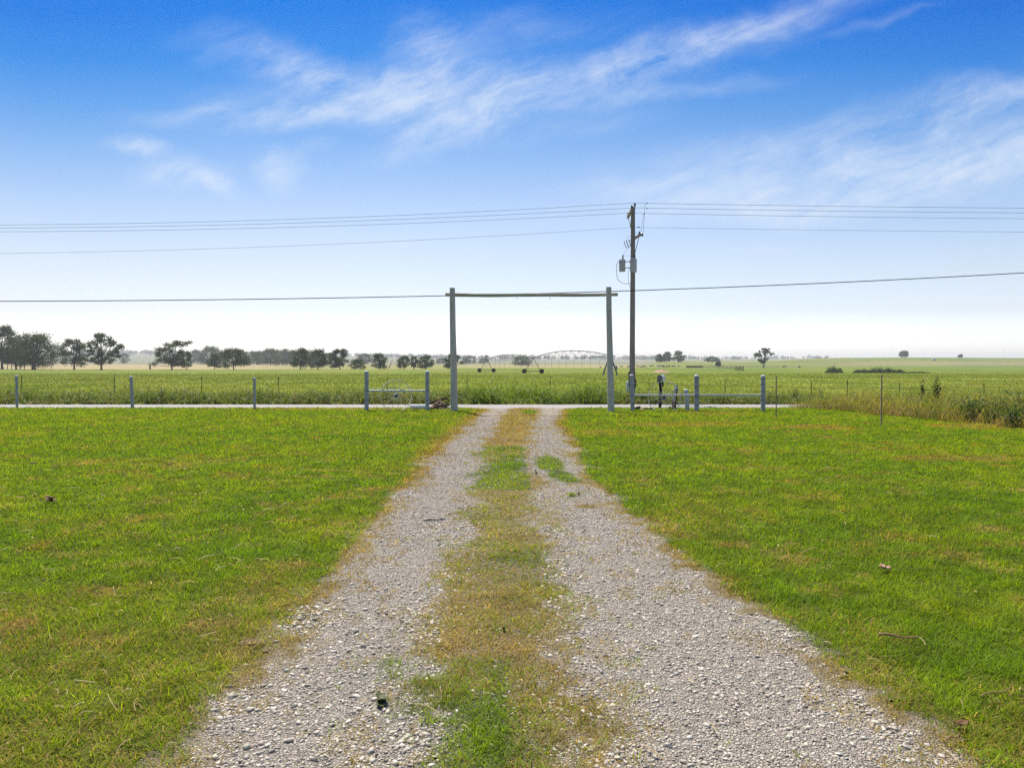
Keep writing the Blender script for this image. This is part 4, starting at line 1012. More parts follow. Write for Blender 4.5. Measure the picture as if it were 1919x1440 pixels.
for zz in (za + .42, za + .15): mb = MB(); mb.tube([(x1_ + .12, Yp - .03, zz), ((x1_ + xp) / 2 + .02, Yp - .03, zz + .03), (xp - .09, Yp, zz - .02)], .022, 6); mb.build('mounting_bracket', M['steel'], root, O)
for zz in (.45, .12): mb = MB(); mb.box((xp, Yp - .13, za2 + zz), (.16, .10, .05)); mb.build('mounting_bracket', M['steel'], root, O)
def drop(name, uv, r, m='cable', y=Yp - .05):
    mb = MB(); P_ = [Vector((X0(u), y, hgt(v, y))) for u, v in uv]; pp = []
    for i in range(len(P_) - 1):
        p0, p1, p2, p3 = P_[max(i - 1, 0)], P_[i], P_[i + 1], P_[min(i + 2, len(P_) - 1)]
        for s_ in range(6):
            t = s_ / 6; pp.append(.5 * ((2 * p1) + (p2 - p0) * t + (2 * p0 - 5 * p1 + 4 * p2 - p3) * t * t + (3 * p1 - p0 - 3 * p2 + p3) * t ** 3))
    pp.append(P_[-1]); mb.tube(pp, r, 6); mb.build(name, M[m], root, O)
drop('service_lead', [(1158, 491), (1155, 498), (1155.5, 512), (1157, 522), (1163, 529), (1172, 532), (1182, 531)], .010)
drop('service_lead', [(1179, 500), (1177, 515), (1177.5, 528), (1180, 538), (1183, 543)], .008, 'cablegrey')
drop('jumper_wire', [(1212, 380.5), (1208.5, 386), (1207.5, 400), (1206.5, 416), (1204.5, 438)], .007)
drop('jumper_wire', [(1206.5, 400.5), (1204, 412), (1202.5, 422), (1200, 434), (1190, 437.5)], .006, 'cablegrey')
drop('jumper_wire', [(1167, 479), (1171, 472), (1176, 468), (1178, 463)], .006, 'cablegrey')
drop('jumper_wire', [(1168, 479), (1174, 479.5), (1184, 480)], .006, 'cablegrey')
drop('jumper_wire', [(1174.5, 450), (1176, 444), (1182, 442)], .006)
drop('ground_wire', [(1189, 470), (1190.5, 480), (1190, 500)], .008, 'cablegrey')
drop('conduit', [(1178.4, 697), (1178.4, 706), (1178.6, 714), (1179.5, 722), (1180.5, 735), (1181, 746)], .028, 'cable')
drop('conduit', [(1188.8, 696), (1189.2, 710), (1191, 713), (1191, 720), (1189.5, 728)], .028, 'cable')
x = X0(1176, Yp - .1); mb = MB(); mb.box((x, Yp - .1, hgt(725, Yp)), (.10, .16, .42), 0, .012); mb.lathe((x - .0, Yp - .1, hgt(717, Yp) + .0), [(.05, 0), (.055, .03), (.04, .05), (.02, .06)], 12); mb.build('meter_box', M['meter'], root, O)
for (uu, vv) in ((1212.5, 380.7), (1212.8, 390.6), (1206.3, 400.8), (1195.5, 425.8), (1198, 425.8)): mb = MB(); mb.box((X0(uu), Yp, hgt(vv, Yp)), (.05, .04, .05), 0, .01); mb.build('wire_clamp', M['rust'], root, O)

# overhead lines
def line(name, label, cat, y, left, right, r, mat_, zend=None):
    pl = np.polyfit([p_[0] for p_ in left], [p_[1] for p_ in left], 2); pr = np.polyfit([p_[0] for p_ in right], [p_[1] for p_ in right], 2)
    pp = []
    for u in np.linspace(-900, left[-1][0], 40)[:-1]: pp.append(((u - UC) * y / F, y, hgt(np.polyval(pl, u), y)))
    for u in np.linspace(right[0][0], 2700, 40): pp.append(((u - UC) * y / F, y, hgt(np.polyval(pr, u), y)))
    o0 = (xp, y, hgt(right[0][1], y)); mb = MB(); mb.tube(pp, r, 6); o = mb.build(name, mat_, None, o0); return tag(o, label, cat, 'overhead lines')
line('power_line', 'topmost of the overhead wires, resting on the pole top', 'wire', Yp, [(0, 421.5), (480, 413.5), (960, 393), (1189.8, 380.5)], [(1189.8, 380.5), (1560, 386.5), (1919, 390)], .0078, M['wire'])
line('power_line', 'second overhead wire from the top, on the near end of the crossarm', 'wire', Yp - .8, [(0, 427.5), (480, 420), (960, 402), (1186, 389.5)], [(1186, 389.5), (1560, 395.5), (1919, 399)], .0078, M['wire'])
line('power_line', 'third overhead wire from the top, on the far end of the crossarm', 'wire', Yp + .8, [(0, 434.5), (480, 427.5), (960, 411), (1175, 399.5)], [(1175, 399.5), (1560, 406), (1919, 410)], .0078, M['wire'])
line('power_line', 'fainter single wire hung midway below the three top wires', 'wire', Yp - .12, [(0, 475), (480, 464), (960, 439.5), (1186, 426.3)], [(1186, 426.3), (1560, 431.5), (1919, 435)], .006, M['wire'])
line('telephone_cable', 'thick dark lowest cable passing just above the gate crossbeam', 'cable', Yp - .13, [(0, 565), (480, 560.5), (850, 554.6), (1184, 545)], [(1184, 545), (1560, 530), (1919, 511.5)], .020, M['cable'])

# ------------------------------------------------------------------ irrigator
zi = lambda p: zt1(*p)
A = (-7.5, 217.0); B = (5.2, 183.0); C = (19.4, 145.5)
root = empty('center_pivot_irrigator', (B[0], B[1], zi(B)), 'long wheeled irrigation machine with arched pipe spans standing in the pasture', 'irrigator'); O = tuple(root.location)
HT = 3.88
def tower(p, wb):
    x, y = p; z = zi(p); mb = MB()
    for s_ in (-1, 1):
        for q in (-1, 1): mb.tube([(x + s_ * wb * .42, y + q * .15, z + .55), (x + s_ * .12, y + q * .25, z + HT)], .065, 6)
    mb.tube([(x - wb * .5, y, z + .55), (x + wb * .5, y, z + .55)], .10, 6); mb.tube([(x - wb * .22, y, z + 2.0), (x + wb * .22, y, z + 2.0)], .04, 6); mb.box((x, y, z + HT), (.5, .5, .35))
    t = mb.build('drive_tower', M['irr'], root, O)
    for s_ in (-1, 1):
        cx = x + s_ * wb * .5; wm = MB(); n_ = 24; rr = .62
        prof = [(.32, -.2), (.58, -.17), (rr, -.1), (rr, .1), (.58, .17), (.32, .2)]
        vs = [(cx + r_ * math.cos(2 * math.pi * k / n_), y - .3 + o_, z + rr - .04 + r_ * math.sin(2 * math.pi * k / n_)) for r_, o_ in prof for k in range(n_)]
        wm.add(vs, [(i * n_ + k, i * n_ + (k + 1) % n_, (i + 1) * n_ + (k + 1) % n_, (i + 1) * n_ + k) for i in range(5) for k in range(n_)] + [tuple(range(n_)), tuple(range(5 * n_, 6 * n_))]); wm.build('wheel', M['tyre'], t, O)
    return z
za_ = tower(A, 4.2); zb_ = tower(B, 4.3); zc_ = zi(C)
mb = MB()
for s_ in (-1, 1):
    for q in (-1, 1): mb.tube([(C[0] + s_ * 1.45, C[1] + q * .9, zc_ - .1), (C[0] + s_ * .15, C[1] + q * .15, zc_ + HT)], .085, 6)
mb.tube([(C[0], C[1], zc_), (C[0], C[1], zc_ + HT + .1)], .10, 8); mb.build('pivot_base', M['bin'], root, O)
mb = MB(); mb.box((C[0] + 1.05, C[1] - .95, zc_ + 1.45), (.42, .35, .75), 0, .03); mb.build('control_box', M['bluebox'], root, O)
def span(p, q, zp, zq, arch, drops, n_=9):
    P0 = Vector((p[0], p[1], zp + HT)); P1 = Vector((q[0], q[1], zq + HT)); D = P1 - P0; side = Vector((-D.y, D.x, 0)).normalized()
    def top(t): return P0 + D * t + Vector((0, 0, arch * 4 * t * (1 - t)))
    mb = MB(); mb.tube([top(i / 24) for i in range(25)], .085, 8); pipe = mb.build('span_pipe', M['irr'], root, O)
    tm = MB(); low = []
    for i in range(1, n_):
        t = i / n_; low.append(top(t) - Vector((0, 0, .35 + 1.15 * min(1, 3.2 * t, 3.2 * (1 - t)))))
    for s_ in (-1, 1):
        L = [top(.02)] + [l + side * .55 * s_ for l in low] + [top(.98)]; tm.tube(L, .022, 5)
        for i, l in enumerate(low):
            for dt in (-.5, .5): tm.tube([top((i + 1 + dt) / n_), l + side * .55 * s_], .028, 5)
    for l in low: tm.tube([l - side * .55, l + side * .55], .028, 5)
    tm.build('truss', M['irr'], pipe, O)
    for i in range(drops):
        t = (i + .7) / drops; a = top(t); b = Vector((a.x, a.y, max(zp, zq) + 1.15)); dm = MB(); dm.tube([a, (a.x + .2, a.y, a.z + .12), (a.x + .3, a.y, a.z - .1), (b.x + .3, b.y, b.z)], .022, 5); dm.build('drop_hose', M['irr'], pipe, O)
span(A, B, za_, zb_, 1.05, 9); span(B, C, zb_, zc_, 1.35, 10, 10)
mb = MB(); mb.tube([(A[0], A[1], za_ + HT), (A[0] - 2.2, A[1] + 6, za_ + HT - .1), (A[0] - 2.4, A[1] + 6.4, za_ + HT + .35)], .06, 6); mb.build('overhang_pipe', M['irr'], root, O)
mb = MB(); mb.box((A[0], A[1], za_ + HT + .82), (1.15, .5, .36), 0, .03); mb.tube([(A[0], A[1], za_ + HT), (A[0], A[1], za_ + HT + 1.5)], .04, 6); mb.build('tower_box', M['irr'], root, O)

# ------------------------------------------------------------------ trees
def tree(name, label, u, Y, vt, w, kind='round', group=None, cols=None, seed=0, vb=None, lobes=None, trunkw=None, crown_lo=None, leafs=None, dens=1.0, vbase=None):
    rng = np.random.default_rng(seed + int(u * 7))
    x = (u - UC) * Y / F; z = zt1(x, Y); H = hgt(vt, Y) - z; Wd = w * (1.1 if group == G1 else 1.0) * Y / F
    root = empty(name, (x, Y, z), label, 'tree', group); O = (x, Y, z)
    lo = {'round': .06, 'open': .09, 'low': .03, 'tall': .12, 'hazy': .03}.get(kind, .14) if crown_lo is None else crown_lo
    if lobes is None:
        L = []; nl = {'round': 40, 'open': 26, 'low': 30, 'tall': 34, 'hazy': 34}.get(kind, 28)
        for i in range(nl):
            t = ((i * .618034) % 1 + rng.normal(0, .02)) if i else .96; t = min(.97, max(.03, t)); zz = lo + (1 - lo) * (t * .86 + .07)
            env = max(.18, math.sin(math.pi * min(.97, max(.07, (.14 + .86 * t) ** .9)))) ** .55
            a = rng.uniform(0, 6.28); q = env * (rng.random() ** .4) * .40; a = a - .35 * math.sin(2 * a)
            s_ = rng.uniform(.10, .19) * (.9 if kind == 'open' else 1.0)
            L.append((q * math.cos(a), q * math.sin(a), zz, s_, min(.16, s_ * rng.uniform(.6, .85) * Wd / H)))
        ex = max(abs(l_[0]) + l_[3] * .9 for l_ in L); L = [(l_[0] * (.5 - l_[3] * .9) / max(.05, ex - l_[3] * .9) if abs(l_[0]) + l_[3] * .9 > ex * .999 else l_[0] * .5 / ex, l_[1], l_[2], l_[3] * 1.08, l_[4] * 1.05) for l_ in L]
    else: L = lobes
    if lobes:
        L = [(p_[0] + rng.normal(0, .55) * p_[3], p_[1] + rng.normal(0, .6) * p_[3], p_[2] + rng.normal(0, .6) * p_[4], p_[3] * rng.uniform(.45, .75), p_[4] * rng.uniform(.5, .8)) for p_ in L for _ in range(4)]; lobes = L
    L = [(a * Wd, b * Wd, min(c, .985 - r2) * H, s_ * Wd, r2 * H) for a, b, c, s_, r2 in ([(p_[0], p_[1], p_[2], p_[3] * .95, p_[4] * 1.35) for p_ in L] if lobes else L)]
    mb = MB(); tr = trunkw * H if trunkw else .026 * H
    fork = (lo + .16) * H; lean = rng.normal(0, .02) * H
    mb.tube([(x, Y, z - .3), (x, Y, z + .04 * H), (x + lean * .5, Y, z + fork * .6), (x + lean, Y, z + fork)], [tr * 1.5, tr, tr * .85, tr * .7], 9)
    for (a, b, c, s_, r2) in L:
        p0 = Vector((x + lean, Y, z + min(fork, c * .8) * rng.uniform(.75, 1))); p1 = Vector((x + a, Y + b, z + c)); pm = p0.lerp(p1, .5) + Vector((rng.normal(0, .03) * Wd, 0, -.02 * H))
        mb.tube([p0, pm, p1], [tr * .42, tr * .26, tr * .08], 5)
    mb.build('trunk', M['bark'], root, O)
    px1024 = Wd * H * (F / Y) ** 2 * (1024 / 1919) ** 2
    n = int(np.clip(px1024 * 6.0, 900, 14000) * dens); ls = leafs if leafs else max(.26, .00088 * Y)
    if kind == 'hazy': ls *= 1.1
    wts = np.array([s_ * s_ * r2 for (_, _, _, s_, r2) in L]) ** .75; wts /= wts.sum()
    k = rng.choice(len(L), n, p=wts); LA = np.array(L)[k]
    d = rng.normal(0, 1, (n, 3)); d /= np.linalg.norm(d, axis=1)[:, None]; q = (rng.random(n) ** .5)[:, None] * (1 + rng.normal(0, .20, (n, 1)))
    P_ = np.stack([x + LA[:, 0], Y + LA[:, 1], z + LA[:, 2]], 1) + d * q * np.stack([LA[:, 3], LA[:, 3], LA[:, 4]], 1)
    P_[:, 2] = np.maximum(P_[:, 2], z + .25)
    ax = rng.normal(0, 1, (n, 3)); ax /= np.linalg.norm(ax, axis=1)[:, None]; bb = np.cross(ax, rng.normal(0, 1, (n, 3))); bb /= np.linalg.norm(bb, axis=1)[:, None]
    sz = ls * rng.uniform(.6, 1.3, (n, 1)); ax = ax * sz; bb = bb * sz * .6
    V = np.stack([P_ - ax, P_ + bb, P_ + ax, P_ - bb], 1)
    c0, c1 = cols if cols else ((.040, .066, .020), (.078, .112, .030))
    lobe_t = rng.random(len(L))[k]; c = mixn(lin(*c0), lin(*c1), np.clip(lobe_t * .6 + rng.random(n) * .5, 0, 1))
    np_mesh('crown', V, [np.arange(n * 4).reshape(-1, 4)], M['leaf'], np.repeat(c, 4, 0), parent=root, origin=O)
    return root
G1, G2, G3, G4 = 'trees along the far edge of the left pasture', 'paler trees farther back in the haze', 'trees on the hill pasture to the right', 'slim trees of the grove at the left edge'
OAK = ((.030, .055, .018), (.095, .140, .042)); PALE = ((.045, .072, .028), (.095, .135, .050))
tree('pasture_tree', 'tallest tree, cut by the left edge behind the big oak', 4, 330, 608, 56, 'tall', G1, OAK, 1)
tree('pasture_tree', 'leafy tree squeezed between the edge tree and the big round oak', 30, 325, 628, 50, 'round', G1, OAK, 2)
tree('oak_tree', 'big dense round oak with a short thick trunk near the left edge', 63, 300, 622, 96, 'round', G1, ((.028, .052, .017), (.085, .130, .038)), 3, trunkw=.045, crown_lo=.09)
for i, (u, s_) in enumerate(((14, 'first'), (22, 'second'), (38, 'third'), (46, 'fourth'))):
    tree('grove_tree', f'slim trunked small tree under the edge trees, {s_} from the left', u, 345, 664, 18, 'tall', G4, OAK, 20 + i, crown_lo=.35)
tree('pasture_tree', 'narrow ragged tree left of the airy see-through tree', 139, 300, 633, 54, 'open', G1, OAK, 4, crown_lo=.1)
tree('pasture_tree', 'airy see-through tree with sky gaps and visible limbs, right of the narrow ragged tree', 190, 296, 623, 68, 'open', G1, OAK, 5, dens=.8,
     lobes=[(0, 0, .90, .17, .09), (-.2, .05, .80, .14, .08), (.18, -.05, .82, .17, .08), (.32, .05, .70, .16, .07), (.38, 0, .55, .14, .08), (-.05, .0, .55, .13, .10), (-.30, 0, .66, .12, .06), (-.33, 0, .48, .13, .06), (.20, .1, .44, .14, .06), (.40, 0, .38, .12, .06), (-.02, 0, .36, .14, .08), (-.18, 0, .30, .14, .06), (.25, 0, .22, .14, .05), (.12, 0, .68, .10, .06), (-.05, .1, .20, .15, .06)])
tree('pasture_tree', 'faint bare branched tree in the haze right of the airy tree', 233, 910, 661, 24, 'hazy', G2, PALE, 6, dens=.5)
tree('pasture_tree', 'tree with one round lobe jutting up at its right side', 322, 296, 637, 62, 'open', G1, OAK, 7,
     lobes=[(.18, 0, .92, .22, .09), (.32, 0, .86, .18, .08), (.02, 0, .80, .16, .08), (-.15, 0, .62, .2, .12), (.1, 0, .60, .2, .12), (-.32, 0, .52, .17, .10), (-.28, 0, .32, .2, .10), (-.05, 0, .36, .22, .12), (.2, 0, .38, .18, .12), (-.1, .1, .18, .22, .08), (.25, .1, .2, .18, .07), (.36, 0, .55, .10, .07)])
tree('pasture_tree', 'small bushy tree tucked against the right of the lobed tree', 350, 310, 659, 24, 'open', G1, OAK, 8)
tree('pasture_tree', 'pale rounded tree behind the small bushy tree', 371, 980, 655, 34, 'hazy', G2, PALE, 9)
tree('pasture_tree', 'pale taller tree behind the small dark tree left of the round-topped tree', 394, 840, 648, 50, 'hazy', G2, PALE, 10)
tree('pasture_tree', 'small dark tree just left of the dark umbrella shaped tree', 402, 330, 662, 28, 'round', G1, OAK, 11)
tree('pasture_tree', 'dark umbrella shaped tree standing before a pale tree line', 438, 300, 651, 54, 'round', G1, OAK, 12, crown_lo=.12)
for (u_, v_, w_, lb) in ((456, 657, 34, 'pale tree peeping over the right shoulder of the umbrella shaped tree'), (491, 657, 38, 'pale broad tree left of the first greyish tree of the long dense row'),
                         (523, 655, 38, 'pale tree behind the gap between the two broad greyish trees'), (551, 656, 36, 'pale tree behind the left side of the dark tree with a visible trunk'), (581, 656, 36, 'pale tree filling the gap before the ragged topped tree'),
                         (614, 661, 34, 'pale low tree right behind the ragged topped tree'), (418, 657, 36, 'pale tree behind the left half of the umbrella shaped tree')):
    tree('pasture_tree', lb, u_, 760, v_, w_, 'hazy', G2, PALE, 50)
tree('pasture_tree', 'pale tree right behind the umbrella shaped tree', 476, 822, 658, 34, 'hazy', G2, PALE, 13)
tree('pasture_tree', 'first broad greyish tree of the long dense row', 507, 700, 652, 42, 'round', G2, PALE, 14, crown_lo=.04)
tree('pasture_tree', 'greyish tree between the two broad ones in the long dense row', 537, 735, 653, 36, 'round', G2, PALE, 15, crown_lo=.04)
tree('pasture_tree', 'darker rounded tree with a visible trunk in the long dense row', 563, 320, 651, 38, 'round', G1, OAK, 16)
tree('pasture_tree', 'dark ragged topped tree ending the long dense row', 596, 310, 653, 40, 'round', G1, OAK, 17, crown_lo=.06)
tree('pasture_tree', 'two humped tree with feathery right top above the wagon wheel panel', 637, 310, 653, 42, 'open', G1, OAK, 18, dens=1.3, crown_lo=.05)
tree('pasture_tree', 'low dome shaped tree wider than tall', 671, 305, 672, 33, 'low', G1, OAK, 19)
tree('pasture_tree', 'pale twin humped tree behind the low dome tree', 683, 980, 662, 34, 'hazy', G2, PALE, 30)
tree('pasture_tree', 'neat upright oval tree standing alone above the left panel', 711, 305, 661, 32, 'round', G1, OAK, 31, crown_lo=.05)
tree('pasture_tree', 'round tree left in the group of three near the left gate pole', 757, 312, 666, 26, 'round', G1, OAK, 32)
tree('pasture_tree', 'narrow middle tree in the group of three near the left gate pole', 776, 310, 667, 18, 'tall', G1, OAK, 33)
tree('pasture_tree', 'widest right hand tree in the group of three near the left gate pole', 798, 315, 665, 34, 'round', G1, OAK, 34)
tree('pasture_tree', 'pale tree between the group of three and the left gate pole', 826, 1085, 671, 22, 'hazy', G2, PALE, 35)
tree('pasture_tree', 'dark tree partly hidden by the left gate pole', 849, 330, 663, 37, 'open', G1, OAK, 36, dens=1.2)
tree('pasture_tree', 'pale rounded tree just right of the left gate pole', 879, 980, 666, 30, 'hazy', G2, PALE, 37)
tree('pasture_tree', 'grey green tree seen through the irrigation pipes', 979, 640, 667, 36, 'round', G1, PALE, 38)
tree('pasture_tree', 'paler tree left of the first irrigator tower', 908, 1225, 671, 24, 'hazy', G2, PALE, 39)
tree('hill_tree', 'smaller left lobe of the tree pair on the hill right of the utility pole', 1236, 690, 663, 16, 'round', G3, OAK, 40)
tree('hill_tree', 'middle dark tree of the hilltop group right of the utility pole', 1250, 690, 659, 19, 'round', G3, OAK, 41, crown_lo=.03)
tree('hill_tree', 'broadest dark round tree of the hilltop group right of the utility pole', 1271, 690, 657, 26, 'round', G3, OAK, 42, crown_lo=.03)
tree('hill_tree', 'low wide dark tree on the crest above the pen fence', 1336, 735, 669, 32, 'low', G3, OAK, 43)
tree('hill_tree', 'little tree with a clear trunk on the slope beside the pen fence', 1346, 450, 678, 11, 'tall', G3, PALE, 44, crown_lo=.3)
tree('hill_tree', 'lone leaning tree with clumped open crown on the right slope', 1431, 470, 652, 34, 'open', G3, ((.045, .07, .02), (.09, .115, .035)), 45, trunkw=.035, dens=.85,
     lobes=[(.12, 0, .93, .16, .07), (.28, 0, .84, .13, .06), (.40, 0, .72, .11, .05), (-.05, 0, .80, .14, .07), (-.28, 0, .66, .17, .08), (-.42, 0, .62, .10, .07), (-.12, 0, .64, .12, .07), (.05, 0, .68, .10, .06), (-.22, 0, .36, .14, .05), (-.02, 0, .32, .12, .06), (.1, 0, .40, .08, .05)])
tree('hill_tree', 'round topped solitary tree on the far ridge at right', 1695, 1090, 657.5, 21, 'open', G3, OAK, 46, dens=2.0, crown_lo=.12)
tree('hill_tree', 'tiny tree far right on the ridge skyline', 1800, 1100, 664.5, 9, 'open', G3, OAK, 47, dens=1.5)
# dead trunk in the stubble
x, y = (281.5 - UC) * 330 / F, 330.; z = zt1(x, y); mb = MB(); mb.tube([(x, y, z - .2), (x - .1, y, z + 1.0), (x + .15, y, z + 2.3)], [.45, .33, .15], 8); mb.tube([(x, y, z + .9), (x - .7, y, z + 1.9)], [.2, .08], 6); o = mb.build('dead_stump', M['bark'], None, (x, y, z)); tag(o, 'broken dead trunk standing alone in the tan field left of the lobed tree', 'stump')
x, y = (732 - UC) * 420 / F, 420.; z = zt1(x, y); mb = MB(); mb.tube([(x - 1.0, y, z - .2), (x, y, z + 2.4), (x + 1.2, y, z + 5.0)], [.3, .2, .08], 7); o = mb.build('dead_tree', M['bark'], None, (x, y, z)); tag(o, 'leaning bare trunk between the oval tree and the group of three', 'dead tree')

# far wooded hills
rng = np.random.default_rng(5); Vs = []; Cs = []
for i in range(1500):
    u = rng.uniform(-500, 1560); Yw = rng.uniform(2500, 4300); x = (u - UC) * Yw / F; z = zt1(x, Yw)
    if fbm(np.array([u / 130.]), np.array([Yw / 500.]), 66)[0] < .40: continue
    Hh = rng.uniform(10, 19); ww = Hh * rng.uniform(.45, .75); n = 46
    d = rng.normal(0, 1, (n, 3)); d /= np.linalg.norm(d, axis=1)[:, None]; q = rng.random((n, 1)) ** .4
    P_ = np.array([x, Yw, z + Hh * .5]) + d * q * np.array([ww, ww, Hh * .5]); ax = rng.normal(0, 1, (n, 3)); bb = np.cross(ax, rng.normal(0, 1, (n, 3)))
    ax *= (2.6 / np.linalg.norm(ax, axis=1))[:, None]; bb *= (1.9 / np.linalg.norm(bb, axis=1))[:, None]
    Vs.append(np.stack([P_ - ax, P_ + bb, P_ + ax, P_ - bb], 1).reshape(-1, 3)); c = lin(.04, .066, .022) * rng.uniform(.8, 1.3); Cs.append(np.repeat(c[None], n * 4, 0))
V = np.concatenate(Vs); o = np_mesh('distant_woodland', V, [np.arange(len(V)).reshape(-1, 4)], M['leaf'], np.concatenate(Cs)); tag(o, 'hazy blue wooded hills along the horizon', 'woodland', kind='stuff')

# reed patches in the right pasture
def reeds(u0, u1, v, vtop, Y, label, n):
    uu = R.uniform(u0, u1, n); yy = Y + R.normal(0, 2.5, n); x = (uu - UC) * yy / F
    cx, cz = ((u0 + u1) / 2 - UC) * Y / F, zt1(((u0 + u1) / 2 - UC) * Y / F, Y); root_o = (cx, Y, cz)
    e = np.sin(np.pi * np.clip((uu - u0) / (u1 - u0), .02, .98)) ** .5; hm = np.clip(fbm(uu / 7., yy / 3, 88) * 1.9 - .05, .15, 1.5)
    h = (hgt(vtop, Y) - cz) * e * hm * np.exp(R.normal(0, .22, n))
    c = mixn(lin(.03, .055, .028), lin(.065, .10, .04), R.random(n))
    o = blades('reed_clump', x, yy, zt(x, yy), h, np.full(n, .16), c, M['weed'], .2, .3, 2, kind=None, origin=root_o); tag(o, label, 'reeds', 'reed clumps in the right pasture')
reeds(1546, 1580, 700, 690, 205, 'short dark clump of reeds left of the long reed bed', 700)
reeds(1598, 1700, 700, 691.0, 205, 'long dark reed bed in the right pasture', 1800)
reeds(1690, 1745, 702, 697.0, 200, 'thin low tail of reeds at the right end of the long reed bed', 500)

# ------------------------------------------------------------------ cattle and yard
def cow_mesh(graze):
    me = bpy.data.meshes.new('cow_skeleton'); hz = .95
    v = [(0, 0, hz), (.45, 0, hz + .02), (.85, 0, hz + .08), (-.45, 0, hz + .02), (-.8, 0, hz + .05)]; r = [.34, .34, .28, .36, .26]; e = [(0, 1), (1, 2), (0, 3), (3, 4)]
    def ch(start, pts):
        p = start
        for (q, rr) in pts: v.append(q); r.append(rr); e.append((p, len(v) - 1)); p = len(v) - 1
        return p
    head = [((1.15, 0, hz + .02), .17), ((1.38, 0, .55), .14), ((1.50, 0, .30), .12), ((1.58, 0, .12), .08)] if graze else [((1.1, 0, hz + .25), .18), ((1.35, 0, hz + .40), .15), ((1.58, 0, hz + .30), .12), ((1.75, 0, hz + .2), .08)]
    ch(2, head)
    for sx, fr in ((1, 2), (-1, 2)): ch(fr, [((.72, .17 * sx, .62), .12), ((.74, .17 * sx, .36), .075), ((.73, .17 * sx, .03), .06)])
    for sx in (1, -1): ch(4, [((-.78, .19 * sx, .68), .17), ((-.86, .19 * sx, .40), .085), ((-.80, .19 * sx, .03), .06)])
    ch(4, [((-1.02, 0, .85), .04), ((-1.06, 0, .45), .035)])
    me.from_pydata(v, e, []); o = bpy.data.objects.new('cow_skeleton', me); COL.objects.link(o)
    sk = o.modifiers.new('s', 'SKIN'); o.modifiers.new('d', 'SUBSURF').levels = 1
    for i, sv_ in enumerate(me.skin_vertices[0].data): sv_.radius = (r[i], r[i])
    me.skin_vertices[0].data[0].use_root = True
    dg = bpy.context.evaluated_depsgraph_get(); m2 = bpy.data.meshes.new_from_object(o.evaluated_get(dg)); m2.name = 'cow'
    bpy.data.objects.remove(o); m2.materials.clear(); m2.materials.append(M['cow']); m2.polygons.foreach_set('use_smooth', [True] * len(m2.polygons)); return m2
cm = [cow_mesh(True), cow_mesh(False)]
COWS = [(1126, 480, 0, 90, 'black cow grazing beyond the irrigator, just left of the right gate pole'), (1165, 490, 0, 200, 'small black cow between the right gate pole and the utility pole'),
        (1177, 470, 1, 10, 'black cow touching the left side of the utility pole'), (1196, 500, 0, 170, 'first black cow right of the utility pole'), (1202.5, 455, 1, 5, 'largest black cow just right of the utility pole'),
        (1209, 480, 0, 190, 'third black cow right of the utility pole'), (1219, 500, 1, 100, 'black cow by itself in the gap left of the feed bins'), (1223, 520, 0, 100, 'tiny black cow right beside the lone one left of the feed bins'),
        (1236, 470, 1, 170, 'black cow directly left of the tall feed bin'), (1240.5, 480, 0, 20, 'black cow half hidden by the tall feed bin'), (1253, 470, 0, 5, 'black cow directly right of the feed bins'),
        (1263, 465, 1, 185, 'black cow in the open between the feed bins and the windbreak'), (1272, 480, 1, 90, 'black cow nearest the left end of the windbreak'),
        (1470, 450, 1, 10, 'left one of the two black cows on the right slope'), (1498, 440, 1, 95, 'right one of the two black cows on the right slope')]
for (u, Yc, g_, a, lb) in COWS:
    x = (u - UC) * Yc / F; o = bpy.data.objects.new('cow', cm[0 if g_ == 0 else 1]); COL.objects.link(o); o.location = (x, Yc, zt1(x, Yc) - .02); o.rotation_euler = (0, 0, rad(a)); tag(o, lb, 'cow', 'black cattle in the far pasture')
def fbin(u, Y, vt, r, label):
    x = (u - UC) * Y / F; z = zt1(x, Y); H = hgt(vt, Y) - z; root = empty('feed_bin', (x, Y, z), label, 'feed bin', 'feed bins by the cattle'); O = (x, Y, z)
    mb = MB(); mb.lathe((x, Y, z + .5), [(r * .3, 0), (r, r * .9), (r, H - .9), (r * .25, H - .5)], 16); mb.build('hopper', M['bin'], root, O)
    for k in range(4):
        a = math.pi / 4 + k * math.pi / 2; m_ = MB(); m_.tube([(x + r * math.cos(a), Y + r * math.sin(a), z - .1), (x + r * math.cos(a), Y + r * math.sin(a), z + H * .6)], .05, 6); m_.build('leg', M['bin'], root, O)
fbin(1244, 452, 684.0, .55, 'taller blue grey feed bin among the black cattle'); fbin(1248.6, 453, 685.6, .42, 'shorter narrow feed bin right of the taller one')
x, y = (1231 - UC) * 455 / F, 455.; z = zt1(x, y); mb = MB(); mb.box((x, y, z + .8), (.5, .2, 1.7), 0, .02); mb.box((x + 1.2, y, z + .25), (1.9, 1.2, .5), 0, .1); o = mb.build('water_trough', M['white'], None, (x, y, z)); tag(o, 'pale water trough with upright float box left of the feed bins', 'trough')
mound('clay_mound', 'low pinkish clay mound in front of the feed bins', 1239, 216, 5.6, 7, .75, M['dirtmound'], 'mound')
Yw = 455.; x0, x1 = (1286 - UC) * Yw / F, (1316.5 - UC) * Yw / F; z = zt1((x0 + x1) / 2, Yw)
root = empty('windbreak', ((x0 + x1) / 2, Yw, z), 'long low black windbreak panel beside the pen fence', 'windbreak'); O = tuple(root.location)
mb = MB(); xs = np.linspace(x0, x1, 31)
for i in range(30): mb.box(((xs[i] + xs[i + 1]) / 2, Yw, z + .72), (.29, .05, 1.25 + .08 * (i % 2)))
mb.build('panel', M['wind'], root, O, False)
for i in range(6): mb = MB(); mb.box((x0 + (x1 - x0) * i / 5, Yw + .12, z + .65), (.14, .14, 1.5)); mb.build('post', M['pen'], root, O, False)
